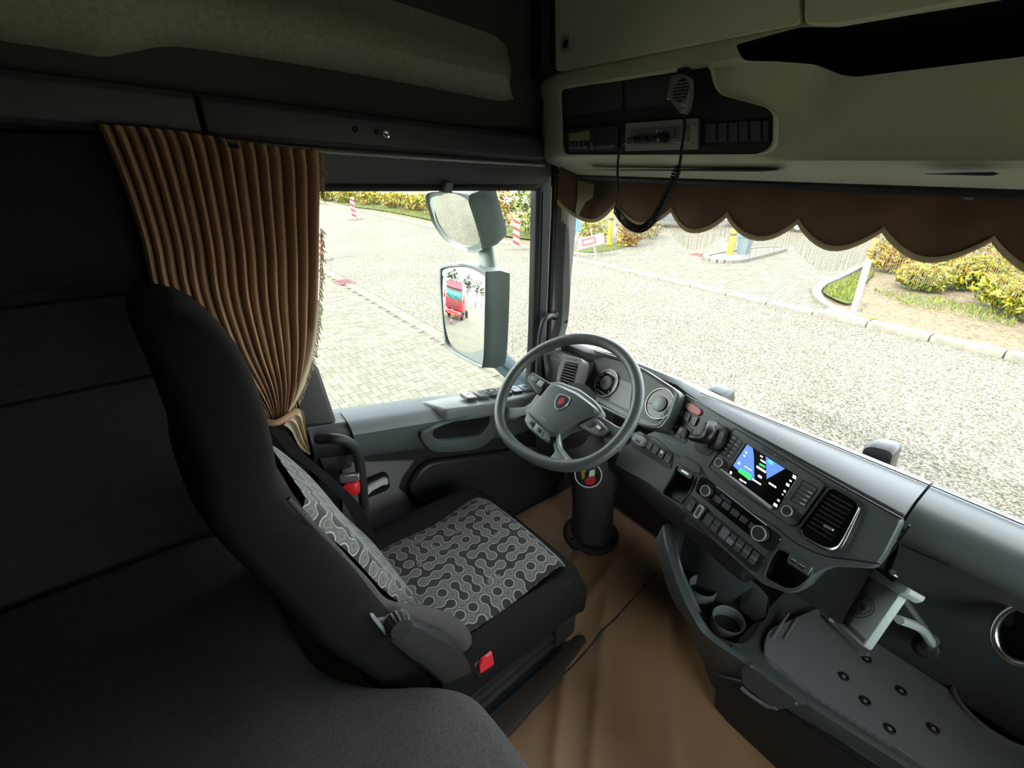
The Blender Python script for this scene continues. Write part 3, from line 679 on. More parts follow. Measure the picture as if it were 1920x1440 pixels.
# a low rail fence far behind the verge
t = thing('rail_fence', 'thin wire fence posts behind the hedge', 'fence', PZ(900, 402, GZ))
a, b = PZ(870, 398, GZ), PZ(1030, 428, GZ)
for k in range(6): q = a.lerp(b, k / 5); MB().tube([q, q + V((0, 0, 1.2))], .03, 6).obj('fence_post', M['steel'], t)
for z in (.5, 1.1): MB().tube([a + V((0, 0, z)), b + V((0, 0, z))], .012, 5).obj('fence_wire', M['steel'], t)

# ------------------------------------------------------------------ parked cars
CG = pm('car_window', (.02, .03, .035), .08)
def car(p, yaw, col, label):
    t = thing('parked_car', label, 'car', p, 'parked cars across the road'); f = Fr(p, (0, 0, 1), (math.cos(yaw), math.sin(yaw), 0))
    cm = pm('car_paint', col, .3, .0, coat=.6)
    prof = [(-2.1, .35), (-2.12, .62), (-1.95, .86), (-1.2, .95), (-.5, 1.38), (.6, 1.44), (1.3, 1.30), (1.85, .98), (2.1, .90), (2.15, .55), (2.05, .33)]
    rg = []
    for y in (-.86, -.8, -.66, .66, .8, .86):
        k = abs(y); r = []
        for x, z in prof:
            zz = z if z < .97 else .97 + (z - .97) * (1 if k < .7 else .93 if k < .82 else .12)
            r.append(f.w(x * (1 if k < .84 else .985), y * (1 if z < .97 else .93 if k < .7 else .95), zz))
        rg.append(r)
    MB().loft(rg).obj('body', cm, t, smooth=50)
    for sx in (-1, 1):
        MB().add([f.w(*q) for q in ((-1.0, sx * .80, 1.0), (1.5, sx * .80, 1.0), (1.15, sx * .70, 1.30), (.55, sx * .67, 1.39), (-.45, sx * .67, 1.34))], [(0, 1, 2, 3, 4)]).obj('side_window', CG, t, smooth=0)
        for wx in (-1.3, 1.3):
            fw_ = Fr(f.w(wx, sx * .80, .31), f.v * sx); o = MB().lathe(fw_, [(.31, -.1), (.31, .05), (.27, .07)], 20).obj('wheel', M['rub'], t); MB().lathe(fw_, [(.2, .07), (.19, .08), (.05, .085)], 12).obj('hub_cap', M['steel'], o)
        MB().slab(Fr(f.w(-2.06, sx * .6, .66), -f.u), rect(0, 0, .34, .16, .04), 0, .06, .02).obj('headlight', M['chrome'], t)
    MB().add([f.w(*q) for q in ((-1.15, -.66, .985), (-1.15, .66, .985), (-.52, .6, 1.375), (-.52, -.6, 1.375))], [(0, 1, 2, 3)]).obj('windscreen', CG, t, smooth=0)
car(PZ(930, 388, GZ), R(150), (.75, .76, .78), 'white parked car behind the striped post in the side window')
car(PZ(985, 386, GZ), R(150), (.30, .32, .36), 'grey parked car right of the white one in the side window')
car(PZ(1243, 424, GZ), R(35), (.05, .06, .08), 'dark parked car behind the fringe above the driveway')
car(PZ(1440, 428, GZ), R(20), (.25, .28, .33), 'grey-blue parked car behind the fringe right of the bollard')

# ================================================================== side mirrors on their arm, outside the door
_d = ray(868, 585).normalized(); _r = V((-.27, -.96, -.10)).normalized(); mn = (_r - _d).normalized()
sm = thing('side_mirror', 'pair of door mirrors on a grey arm outside the side window', 'mirror', PX(960, 700, -1.35))
MC = V((-1.4, 1.0, .95)); fM = Fr(MC, mn)
def bulge(fr, poly, c, rad, n=10):                       # convex mirror glass over an outline
    ctr = sum((V(p) for p in poly), V((0, 0))) / len(poly); m = MB(); k_ = len(poly); vs_ = [fr.w(*ctr, c)]; fs_ = []
    for k in range(1, n + 1):
        s = k / n; vs_ += [fr.w(*(ctr + (V(p) - ctr) * s), c - ((V(p) - ctr) * s).length ** 2 / (2 * rad)) for p in poly]
    for j in range(k_): fs_.append((0, 1 + j, 1 + (j + 1) % k_))
    for k in range(n - 1):
        for j in range(k_): a = 1 + k * k_ + j; b = 1 + k * k_ + (j + 1) % k_; fs_.append((a, a + k_, b + k_, b))
    return m.add(vs_, fs_)
gpx = [(832, 502), (868, 499), (905, 512), (910, 530), (908, 640), (905, 676), (898, 681), (850, 655), (836, 632), (829, 560), (827, 515)]
gp = cr(fM.pts(gpx), 4, True)
MB().loft([[fM.w(*p, -.012) for p in scl(gp, 1.07)], [fM.w(*p, .006) for p in scl(gp, 1.075)], [fM.w(*p, .010) for p in scl(gp, 1.05)], [fM.w(*p, .006) for p in scl(gp, 1.0)], [fM.w(*p, -.012) for p in gp]], caps=False).obj('lower_bezel', M['chromegrey'], sm, 'grey rim of the lower mirror')
lg = bulge(fM, gp, .006, 1.6).obj('lower_glass', M['mirror'], sm, 'tall convex mirror glass with the red truck in it', smooth=180)
# housings behind the glass (away from the viewer, on the right of it)
hpx2 = [(828, 490), (905, 496), (936, 500), (939, 540), (938, 655), (925, 672), (900, 690), (850, 662), (832, 640), (824, 560)]
hp = cr(fM.pts(hpx2), 3, True)
off = V((.02, 0))
MB().loft([[fM.w(*p, -.005) for p in scl(gp, 1.07)], [fM.w(*(V(p) + V((.03, 0))), -.05) for p in scl(gp, 1.10)], [fM.w(*(V(p) + V((.055, 0))), -.10) for p in scl(gp, 1.03)], [fM.w(*(V(p) + V((.06, 0))), -.13) for p in scl(gp, .7)]]).obj('lower_housing', M['mirror_body'], sm, smooth=50)
_d2 = ray(855, 420).normalized(); mn2 = (V((-.35, -.75, -.62)).normalized() - _d2).normalized(); fU = Fr(V((-1.4, 1.0, 1.33)), mn2)
upx = [(803, 366), (830, 360), (876, 366), (880, 380), (893, 420), (903, 458), (900, 466), (880, 468), (845, 455), (820, 425), (808, 395)]
up_ = cr(fU.pts(upx), 4, True)
MB().loft([[fU.w(*p, -.012) for p in scl(up_, 1.06)], [fU.w(*p, .006) for p in scl(up_, 1.07)], [fU.w(*p, .009) for p in scl(up_, 1.045)], [fU.w(*p, -.01) for p in up_]], caps=False).obj('upper_bezel', M['chromegrey'], sm, 'grey rim of the upper mirror')
bulge(fU, up_, .006, .6).obj('upper_glass', M['mirror'], sm, 'wide-angle convex mirror glass', smooth=180)
MB().loft([[fU.w(*p, -.005) for p in scl(up_, 1.06)], [fU.w(*(V(p) + V((.035, 0))), -.05) for p in scl(up_, 1.08)], [fU.w(*(V(p) + V((.06, .0))), -.11) for p in scl(up_, .98)], [fU.w(*(V(p) + V((.06, 0))), -.13) for p in scl(up_, .6)]]).obj('upper_housing', M['mirror_body'], sm, smooth=50)
MB().tube([fU.w(.06, -.14, -.05), fM.w(.08, .18, -.06)], .035, 10).obj('link', M['mirror_body'], sm)
a, b = PX(930, 672, -1.36), PX(1000, 735, -1.16)
MB().loft([[p + V((0, dy, dz)) for dy, dz in ((-.035, -.03), (.05, -.03), (.05, .03), (-.035, .03))] for p in (a, b)]).obj('arm', M['bluegrey'], sm, bevel=.01)

# ================================================================== red truck parked behind, seen in the mirror
def red_truck(p):
    t = thing('red_truck', 'red tractor truck reflected in the lower side mirror', 'truck', p)
    rp = pm('truck_red', (.42, .02, .03), .3, coat=.5); y = p.y; X_ = p.x; z = p.z
    def bx(n, c, s, m, par=None, bev=.04): return MB().box(V(c) + p, s).obj(n, m, par or t, bevel=bev)
    m = MB(); m.loft([[p + V((sx * w_, yy, zz)) for sx, yy in ((-1, 0), (1, 0), (1, -2.2), (-1, -2.2))] for zz, w_ in ((.9, 1.25), (2.0, 1.25), (3.1, 1.2), (3.7, 1.0))]); m.obj('cab', rp, t, bevel=.10)
    g = bx('windscreen', (0, .0, 2.35), (2.2, .08, .85), pm('truck_glass', (.05, .22, .2), .1))
    for sx in (-.55, .55): MB().tube([p + V((sx + .5, .06, 1.95)), p + V((sx - .35, .07, 2.2))], .02, 5).obj('wiper', M['black'], t)
    bx('sun_visor', (0, .14, 2.95), (2.3, .3, .12), M['black'])
    gr = bx('grille', (0, .03, 1.35), (1.5, .06, .75), M['dark'])
    for k in range(4): MB().box(p + V((0, .075, 1.07 + .19 * k)), (1.46, .03, .07)).obj('grille_bar', rp, gr)
    bp_ = bx('bumper', (0, .06, .62), (2.46, .25, .5), rp)
    for sx in (-1, 1):
        MB().box(p + V((sx * .92, .2, .68)), (.42, .04, .2)).obj('headlight', M['white_paint'], t, bevel=.03)
        MB().box(p + V((sx * .55, .2, .52)), (.16, .03, .1)).obj('fog_lamp', M['yellow'], t)
        bx('door_mirror', (sx * 1.48, -.1, 2.2), (.22, .18, .8), rp)
        for wy in (-.9, -3.6):
            MB().lathe(Fr(p + V((sx * 1.0, wy, .5)), (sx, 0, 0)), [(.5, -.15), (.5, .2), (.3, .22), (.28, .1)], 22).obj('wheel', M['rub'], t)
    bx('number_plate', (0, .2, .5), (.52, .03, .12), M['yellow'], bev=.005)
    for sx in (-.7, -.25, .25, .7): MB().lathe(Fr(p + V((sx, .02, 3.72)), (0, 1, 0)), [(.11, -.1), (.12, .05), (.08, .08)], 14).obj('roof_lamp', M['white_paint'], t)
    bx('chassis', (0, -3.2, .75), (.9, 3.0, .3), M['black'])
red_truck(V((-6.6, -12.5, GZ)))
# cone in front of it
p = V((-5.9, -10.0, GZ)); t = thing('traffic_cone', 'small red cone standing before the red truck in the mirror', 'cone', p); f = Fr(p, (0, 0, 1))
MB().slab(f, rect(0, 0, .4, .4, .04), 0, .04, .01).obj('foot', M['red_paint'], t); MB().lathe(f, [(.15, .04), (.09, .35), (.03, .7)], 16).obj('cone_body', M['red_paint'], t); MB().lathe(f, [(.12, .22), (.095, .36)], 16, caps=False).obj('band', M['white_paint'], t)
def tree(p, h, r, label, seed):
    rs = random.Random(seed); t = thing('street_tree', label, 'tree', p, 'trees behind the yard seen in the mirror')
    MB().tube([p, p + V((.05, 0, h * .5)), p + V((0, 0, h * .8))], [.16, .12, .04], 8).obj('trunk', M['matdark'], t); m = MB()
    for k in range(700):
        v = V((rs.gauss(0, 1), rs.gauss(0, 1), rs.gauss(0, 1))).normalized() * r * rs.random() ** .4; q = p + V((v.x, v.y, h * .68 + v.z * 1.3)); s = .22
        n_ = V((rs.gauss(0, 1), rs.gauss(0, 1), rs.gauss(0, 1))).normalized(); u_ = n_.orthogonal() * s; w_ = n_.cross(u_)
        m.add([q - u_, q + w_ * .5, q + u_, q - w_ * .5], [(0, 1, 2, 3)])
    m.obj('crown', LEAF['dark' if seed % 2 else 'green'], t, smooth=0)
for i, (x, y, h) in enumerate(((-10.5, -34, 8), (-8.6, -44, 9), (-7.4, -56, 8), (-12.5, -26, 7), (-6.2, -75, 9))):
    tree(V((x, y, GZ)), h, 2.0, ('dark tree nearest the red truck in the mirror', 'tall green tree in the mirror, right of the truck roof', 'dark tree in the middle of the mirrored row', 'green tree behind the red truck cab in the mirror', 'farthest tree of the mirrored row')[(0, 1, 2, 3, 4)[i]], i + 1)
# own cab side skin outside, seen along the edge of the mirror and shading the ground
ext = MB()
ext.box((-1.19, -1.6, .5), (.04, 2.2, .55)).box((-1.17, .4, .1), (.04, 2.2, .7)).box((-1.19, -1.5, 1.5), (.04, 2.4, 2.0)).box((-1.19, .3, 2.05), (.04, 2.2, .9))
ext.box((0, -.55, 2.45), (2.4, 3.4, .06)).box((1.19, -1.5, 1.0), (.04, 2.4, 3.0)).box((0, -2.6, .7), (2.4, .04, 3.6)).box((0, -.6, -.35), (2.4, 4.2, .4)).box((0, 1.55, .05), (2.4, .06, 1.2)).box((0, 1.25, 2.2), (2.4, .06, .5))
struct(ext.obj('wall_exterior', M['white_paint'], smooth=0))

# ================================================================== brown door curtain
cu = thing('door_curtain', 'brown pleated curtain tied back beside the side window', 'curtain', PX(520, 800, XL + .08))
Lpx = cr([(182, 232), (196, 262), (232, 350), (264, 450), (288, 550), (350, 660), (440, 740), (505, 788)], 8)
Rpx = cr([(598, 281), (601, 330), (600, 420), (599, 500), (596, 580), (588, 650), (566, 725), (532, 790)], 8)
NT = 44
def edge_at(E, t):
    k = t * (len(E) - 1); i = min(int(k), len(E) - 2); return E[i].lerp(E[i + 1], k - i)
XC = XL + .085
def gapw(s):                                             # the two groups part a little at the top
    return s
cols = []
folds = 17
NS = folds * 10
# top positions of the pleats measured along the rail
def top_s(s): return s
def cpt(s, t):
    l, r = edge_at(Lpx, t), edge_at(Rpx, t)
    sag = 0
    x = l.x + (r.x - l.x) * s; y = l.y + (r.y - l.y) * s
    if t > 0:                                            # pleats bunch so that the left group leans over
        y += math.sin(math.pi * s) * (-26 + 30 * t) * (1 if t > .02 else 0) * min(1, t * 6)
    gapc = .595                                          # the slit in the heading
    p = PX(x, y, XC)
    ph = s * folds; fr_ = ph - math.floor(ph); k = math.floor(ph)
    prof = math.sin(math.pi * fr_) ** .7
    rs = math.sin(k * 12.9) * .5 + .5
    amp = (.040 + .022 * (.5 + .5 * math.sin(k * 2.3))) * (1 - .35 * t)
    head = .62 + .38 * min(1, max(0, (t - .0) / .12))
    if abs(s - gapc) < .025 and t < .14: p.z -= (.14 - t) * .16
    pin = 1 if t < .05 or t > .10 else .82
    p += V((amp * (prof - .35) * head * pin, 0, 0))
    p.z += (.008 * (rs - .5) if t < .03 else 0)
    return p
MB().grid(cpt, NS, NT).obj('cloth', M['curtain'], cu, smooth=75)
# heading tape and runners
for k in range(folds):
    s = (k + .5) / folds; p = cpt(s, 0)
    MB().box(p + V((-.03, 0, -.006)), (.010, .006, .02)).obj('runner', M['black'], cu)
MB().tube([PX(185, 238, XL + .05), PX(400, 263, XL + .055), PX(620, 285, XL + .05), PX(800, 297, XL + .045), PX(1020, 310, XL + .03)], .006, 8).obj('rail', M['steel'], cu)
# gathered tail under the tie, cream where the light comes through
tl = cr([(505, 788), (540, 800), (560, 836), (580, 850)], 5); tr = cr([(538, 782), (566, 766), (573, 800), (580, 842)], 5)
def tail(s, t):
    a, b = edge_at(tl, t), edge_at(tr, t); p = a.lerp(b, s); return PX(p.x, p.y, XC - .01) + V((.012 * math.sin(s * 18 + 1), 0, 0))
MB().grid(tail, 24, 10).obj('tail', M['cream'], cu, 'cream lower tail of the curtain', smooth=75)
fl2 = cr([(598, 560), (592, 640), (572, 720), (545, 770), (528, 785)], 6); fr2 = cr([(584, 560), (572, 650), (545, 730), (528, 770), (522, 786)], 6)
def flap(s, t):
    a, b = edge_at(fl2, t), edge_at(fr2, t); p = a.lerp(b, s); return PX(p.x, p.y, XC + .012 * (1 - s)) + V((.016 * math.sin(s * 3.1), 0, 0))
MB().grid(flap, 10, 16).obj('lit_edge', M['cream'], cu, 'cream lining turned out along the window edge', smooth=75)  # cream strip paints the light on the curtain's window side
MB().tube(cr([PX(500, 792, XC + .03), PX(520, 792, XC + .045), PX(545, 778, XC + .03), PX(556, 770, XC)], 4), .009, 8).obj('tieback', M['curtain'], cu)
fr_m = MB()
for k in range(230):
    t = k / 230; p = edge_at(Rpx, .02 + .93 * t)
    if 0.20 < t < .30: continue
    q = PX(p.x + 1, p.y, XC - .005); e = q + V((random.gauss(0, .004), .004 + random.gauss(0, .004), -.008 - random.random() * .012))
    fr_m.tube([q, q.lerp(e, .5) + V((0, .004, 0)), e], .0013, 3, caps=False)
o = fr_m.obj('fringe', M['thread_fringe'], cu, 'pale loop fringe along the window edge', smooth=0); o['kind'] = 'stuff'

# ================================================================== scalloped valance over the windscreen
VY = 1.25
va = thing('windscreen_valance', 'brown suede valance with scalloped edge and thread fringe across the windscreen', 'curtain', (-.1, VY, 1.35))
pk = [-1.0, -.80, -.59, -.405, -.224, -.048, .122, .30, .48, .66, .84, 1.02]; PZk = 1.416
def vy(x): return VY - .10 * max(0, (-x - .82) / .2) ** 2 + .006 * math.sin(x * 17) + .004 * math.sin(x * 41 + 1)
def bottom(x):
    for a, b in zip(pk, pk[1:]):
        if a <= x <= b:
            u_ = (x - a) / (b - a); d = .052 if a > -.9 else .06
            return PZk - d * (math.sin(math.pi * u_) ** .9)
    return PZk
xs = []
for a, b in zip(pk, pk[1:]):
    xs += [a + (b - a) * (.5 - .5 * math.cos(math.pi * i / 16)) * 1.0 for i in range(16)]
xs.append(pk[-1])
nx = len(xs) - 1
def vpt(u_, v_, dy=0):
    x = xs[round(u_ * nx)]; b = bottom(x); return V((x, vy(x) + dy - .006 * math.sin(v_ * 3.1) , 1.53 + (b - 1.53) * v_))
g1 = MB().grid(lambda u_, v_: vpt(u_, v_), nx, 6); g1.grid(lambda u_, v_: vpt(u_, v_, .004), nx, 6)
g1.obj('cloth', M['valance'], va, smooth=60)
br = MB()
path = [V((x, vy(x) - .004, bottom(x) + .002)) for x in xs]
rg = [[p + V((0, -.002, .006)), p + V((0, -.004, 0)), p + V((0, -.002, -.006)), p + V((0, .006, -.006)), p + V((0, .006, .006))] for p in path]
br.loft(rg).obj('braid', M['thread_fringe'], va, 'pale braid along the scallops', smooth=30)
fm = MB(); x = -.99
while x < .55:
    b = bottom(x); l_ = .047 + random.random() * .008; d = random.gauss(0, .0012)
    p = V((x, vy(x), b)); q = V((x + d, vy(x) + random.gauss(0, .002), b - l_))
    for s_ in (V((.00055, 0, 0)), V((0, .00055, 0))): fm.add([p - s_, p + s_, q + s_, q - s_], [(0, 1, 2, 3)])
    x += .0035
o = fm.obj('fringe', M['thread_fringe'], va, 'thin hanging threads', smooth=0); o['kind'] = 'stuff'
# end piece at the pillar: the cloth turns back with its edge showing
ep = [PY(1082, 338, 1.2), PY(1112, 345, 1.2), PY(1110, 372, 1.2), PY(1098, 378, 1.2), PY(1090, 392, 1.2), PY(1082, 408, 1.2), PY(1079, 395, 1.2), PY(1083, 370, 1.2)]
MB().loft([ep, [p + V((0, .004, 0)) for p in ep]]).obj('end_flap', M['fringe'], va)

# ================================================================== overhead console across the front
OY = 1.10
oc = thing('overhead_console', 'beige overhead console with cupboards, dark instrument panel and open niche', 'console', (0, 1.2, 1.5))
fO = Fr((0, OY, 1.6), (0, -1, 0), (1, 0, 0))             # u = X, v = Z-1.6
def od(x): return max(0, (-x - .90) / .2) ** 2 * .07     # the left end curves round to the wall
def step(x):                                             # the right part of the face steps back
    return 0 if x < -.285 else (.06 * (x + .285) / .075 if x < -.21 else .06)
xs_o = [-1.098, -1.06, -1.02, -.98, -.94, -.90, -.8, -.6, -.4, -.285, -.21, -.1, .1, .3, .5, .7, .9, 1.09]
def oprof(x):
    y = OY + od(x); s = step(x); d = od(x) * .35; zb = 1.505 + .02 * max(0, (-x - .95) / .15)
    return [V((x, y + .0, 1.788)), V((x, y - .012, 1.775)), V((x, y - .012 + s * .2, 1.745)), V((x, y + s, 1.725 if s > .01 else 1.735)), V((x, y + s, 1.62)), V((x, y + s * .8, 1.562)), V((x, y + .010 + s * .5, 1.549)),
            V((x, y + .03 + s * .3, 1.540)), V((x, y + .10, zb)), V((x, y + .14, zb)), V((x, 1.30, 1.53)), V((x, 1.30, 1.788))]
lowb = MB().loft([oprof(x) for x in xs_o]).obj('lower_body', M['beige'], oc, smooth=50)
# niche: an open dark shelf above the right part (a real box recess is set on the body)
def fo(x, y, c=0): return fO.px(x, y, c)
npx = [(1392, 113), (1378, 84), (1500, 50), (1572, 50), (1700, 28), (1880, -2), (2100, -40), (2100, 62), (1920, 92), (1575, 137), (1545, 133), (1500, 114)]
npoly = rnd(fO.pts(npx, .014), .008)
npoly = [V((min(p.x, 1.0), min(p.y, .30))) for p in npoly]
cut(lowb, MB().prism(fO, npoly, -.17, .08), M['black'])
MB().prism(fO, scl(npoly, 1.01), -.175, -.165).obj('niche_back', M['black'], oc, 'black back of the open niche')
# cupboard doors
c1 = fO.pts([(1042, 134), (1497, 44), (1497, -160), (1042, -160)], .02); c1 = rnd([V((p[0], p[1])) for p in c1], .012)
cup = MB().prism(fO, [V((p.x, min(p.y, .44))) for p in c1], -.05, .02).obj('cupboard_door', M['beige'], oc, bevel=.008, seg=3)
f = fO.off(*fo(1061, 82, .02), .02); MB().ringp(f, rect(0, 0, .034, .04, .006), rect(0, 0, .02, .026, .01), -.003, .003).obj('lock_plate', M['beige_fab'], cup); MB().lathe(f, [(.010, -.004), (.010, .002), (.004, .002)], 14).obj('lock', M['black'], cup)
c2 = fO.pts([(1508, 46), (1570, 46), (1880, -12), (2100, -60), (2100, -300), (1508, -300)], .02)
MB().prism(fO, rnd([V((p[0], min(p[1], .44))) for p in c2], .012), -.05, .02).obj('cupboard_door', M['beige'], oc, bevel=.008, seg=3)
MB().prism(fO, [V((-1.09, .19)), V((1.09, .19)), V((1.09, .45)), V((-1.09, .45))], -.2, -.012).obj('cupboard_carcass', M['black'], oc)
MB().prism(fO, rnd([V(q) for q in (fO.px(1020, 140), fO.px(1036, 136), fO.px(1036, -160), fO.px(1020, -160))], .003), -.03, .012).obj('side_strip', M['trim'], oc)
# dark instrument panel
ppx = [(1052, 166), (1068, 157), (1200, 134), (1320, 119), (1333, 128), (1340, 160), (1352, 178), (1440, 202), (1452, 214), (1451, 268), (1440, 282), (1420, 289), (1065, 290), (1056, 278)]
pp = rnd(fO.pts(ppx, .004), .012, 3)
ip = MB().slab(fO, pp, -.01, .004, .003).obj('instrument_panel', M['dark'], oc)
MB().ringp(fO, scl(pp, 1.022), pp, -.004, .009).obj('panel_rim', M['beige'], oc)
def opan(name, pts, c1_, mat, par, c0=.003, bev=.002, r=.006, lab=None):
    return MB().slab(fO, rnd(fO.pts(pts, c1_), r), c0, c1_, bev).obj(name, mat, par, lab)
opan('flap', [(1057, 164), (1166, 152), (1166, 205), (1058, 216)], .007, M['trim'], ip); opan('flap', [(1171, 151), (1300, 136), (1300, 192), (1171, 204)], .007, M['trim'], ip)
opan('slot', [(1056, 236), (1309, 218), (1307, 285), (1060, 288)], .006, M['black'], ip)
# tachograph
ta = thing('tachograph', 'dark tachograph unit with a pale display, in the overhead panel', 'tachograph', fO.w(*fo(1110, 262), .0))
opan('face', [(1062, 243), (1157, 236), (1157, 281), (1064, 284)], .013, M['trim'], ta)
opan('display', [(1066, 251), (1105, 245), (1105, 262), (1067, 265)], .0145, pm('lcd', (.34, .35, .22), .2), ta, .012, .0005, .002)
opan('printer_flap', [(1107, 245), (1155, 239), (1155, 262), (1107, 263)], .0145, M['dark'], ta, .012, .0008, .002)
opan('button_row', [(1067, 267), (1153, 263), (1153, 269), (1067, 273)], .0142, M['black'], ta, .012, .0005, .001)
for x in (1071, 1079, 1086, 1095, 1110): MB().lathe(fO.off(*fo(x, 269.5, .014), .014), [(.0035, 0), (.003, .003)], 10).obj('button', M['steel'], ta)
opan('card_slot', [(1066, 275), (1096, 274), (1096, 279), (1066, 280)], .0145, M['chromegrey'], ta, .012, .0005, .001); opan('card_slot', [(1116, 274), (1152, 272), (1152, 277), (1116, 279)], .0145, M['chromegrey'], ta, .012, .0005, .001)
for x in (1099, 1111): MB().lathe(fO.off(*fo(x, 277, .014), .014), [(.005, 0), (.0045, .004)], 12).obj('eject_button', M['steel'], ta)
# CB radio
cb = thing('cb_radio', 'grey two-way radio with knobs and speaker holes in the overhead panel', 'radio', fO.w(*fo(1240, 258), .0))
fc = opan('face', [(1172, 231), (1308, 221), (1305, 280), (1171, 283)], .017, M['steel'], cb)
opan('control_plate', [(1180, 242), (1261, 237), (1259, 270), (1180, 271)], .0185, M['chromegrey'], cb, .016, .0006, .001, 'pale control plate')
opan('display', [(1211, 242), (1237, 240), (1237, 253), (1212, 255)], .020, pm('lcd_grey', (.30, .33, .27), .2), cb, .018, .0005, .001)
for k, x in enumerate((1216, 1224)): opan('digit', [(x + 14, 243), (x + 18, 242.7), (x + 18, 251), (x + 14, 251.3)], .0205, M['white'], cb, .02, .0002, .0005)
def knob(fr, r, h, name, mat, par, ribs=0):
    m = MB(); n = 20
    prof = [(r * 1.05, 0), (r, h * .25), (r * .92, h), (r * .8, h * 1.05)]
    return m.lathe(fr, prof, n).obj(name, mat, par)
for x, y, r in ((1202, 263, .008), (1215, 262, .008), (1229, 261, .008), (1247, 258, .012)): knob(fO.off(*fo(x, y, .018), .018), r, .022, 'knob', M['black'], cb)
for i in range(7):
    for j in range(7):
        x = 1266 + i * 4.4; y = 236 + j * 4.6 - i * .35
        MB().lathe(fO.off(*fo(x, y, .017), .017), [(.0017, -.002), (.0017, .0006)], 6).obj('speaker_hole', M['black'], cb)
for x, y in ((1175, 242), (1302, 234), (1299, 268)): MB().lathe(fO.off(*fo(x, y, .017), .017), [(.002, 0), (.0016, .0008)], 8).obj('screw', M['black'], cb)
MB().tube([fO.w(*fo(1184, 262, .02), .016), fO.w(*fo(1180, 263, .05), .05)], .008, 10).obj('plug', M['chrome'], cb)
# overhead switch row
opan('switch_tray', [(1316, 229), (1443, 222), (1441, 268), (1318, 271)], .0065, M['black'], ip)
xs_ = [(1322, 1342), (1345, 1363), (1365, 1383), (1385, 1402), (1406, 1426), (1430, 1438)]
for k, (a, b) in enumerate(xs_):
    q = lambda x, top: (229 - (x - 1316) * .055 + 3) if top else (270 - (x - 1316) * .02 - 3)
    s = opan('rocker_switch', [(a, q(a, 1)), (b, q(b, 1)), (b, q(b, 0)), (a, q(a, 0))], .0125, M['key'], ip, .005, .002, .002)
    if k in (1, 2, 3): opan('switch_symbol', [(a + 7, q(a, 0) - 9), (b - 6, q(b, 0) - 9), (b - 6, q(b, 0) - 5), (a + 7, q(a, 0) - 5)], .0132, M['keylight'], s, .012, .0002, .0003)
# slots in the lip
for x0, x1, y in ((1100, 1462, 319), (1735, 1872, 326)):
    n_ = 10; pts_ = []
    a_, b_ = PY(x0, y, OY + .03), PY(x1, y, OY + .03)
    MB().loft([[p + V((0, 0, h)), p + V((0, -.004, h * .3)), p + V((0, -.002, -h)), p + V((0, .02, 0))] for p, h in ((a_, .0005), (a_.lerp(b_, .3), .0015), (a_.lerp(b_, .93), .003), (b_, .0005))]).obj('lip_slot', M['black'], oc)
# dark edge strip and blind roller under the lip
MB().tube([V((x, OY + .115 + od(x) * .6, 1.498 + .02 * max(0, (-x - .95) / .15))) for x in (-1.08, -1.0, -.9, -.6, -.2, .3, 1.08)], .011, 8).obj('edge_strip', M['rub'], oc)
MB().tube([PY(1700, 357, 1.22), PY(1795, 363, 1.22)], .006, 8).obj('blind_rod', M['silver'], oc); MB().tube([PY(1812, 363, 1.22), PY(1828, 364, 1.22)], .010, 8).obj('rod_end', M['silver'], oc)

# ------------------------------------------------------------------ microphone with its coiled cord
MYY = OY - .045; fm_ = Fr(PY(1277, 180, MYY), (0, -1, .12), (1, 0, 0))
mic = thing('hand_microphone', 'dark grey radio hand microphone hanging on its coiled cord', 'microphone', PY(1277, 215, MYY))
mp_ = cr(fm_.pts([(1263, 145), (1277, 140), (1292, 145), (1296, 165), (1293, 190), (1287, 208), (1280, 214), (1272, 206), (1262, 190), (1257, 165)]), 4, True)
MB().loft([[fm_.w(*p, -.02) for p in scl(mp_, .8)], [fm_.w(*p, -.014) for p in scl(mp_, .97)], [fm_.w(*p, .004) for p in mp_], [fm_.w(*p, .010) for p in scl(mp_, .93)], [fm_.w(*p, .012) for p in scl(mp_, .6)]]).obj('mic_body', M['chromegrey'], mic)
gc = fm_.px(1276, 170, .012); g = MB().slab(fm_.off(*gc, .011), circ(0, 0, .021, 24, .024), 0, .003, .002).obj('mic_grille', M['black'], mic)
for k in range(6):
    yy = -.017 + k * .0065; hw = .019 * math.sqrt(max(.05, 1 - (yy / .024) ** 2)); MB().box((0, yy, .004), (hw * 2, .0028, .003), fm_.off(*gc, .011)).obj('grille_bar', M['steel'], g)
MB().slab(fm_.off(*fm_.px(1258, 168, .0), 0), rnd([(-.004, -.02), (.005, -.022), (.005, .018), (-.003, .02)], .003), -.008, .006, .002).obj('talk_button', M['steel'], mic)
MB().slab(fm_.off(*fm_.px(1278, 198, .011), .0105), rect(0, 0, .016, .0035, .001), 0, .001, .0002).obj('badge', M['white'], mic)
opan('mic_clip', [(1268, 128), (1290, 125), (1291, 150), (1268, 152)], .02, M['black'], oc)
path = cr([PY(1281, 213, MYY), PY(1284, 235, MYY), PY(1280, 265, MYY), PY(1277, 290, MYY), PY(1274, 312, MYY)], 6)
MB().tube(path, .0035, 8).obj('cord_upper', M['black'], mic)
ctr = cr([PY(1272, 310, MYY), PY(1258, 350, MYY), PY(1240, 388, MYY - .005), PY(1222, 415, MYY - .01), PY(1202, 429, MYY - .01), PY(1182, 424, MYY - .005), PY(1166, 409, MYY), PY(1154, 391, MYY)], 40)
cl = [0]
for a, b in zip(ctr, ctr[1:]): cl.append(cl[-1] + (b - a).length)
turns = 46; hel = []; TN = turns * 12; up = V((0, -1, 0))
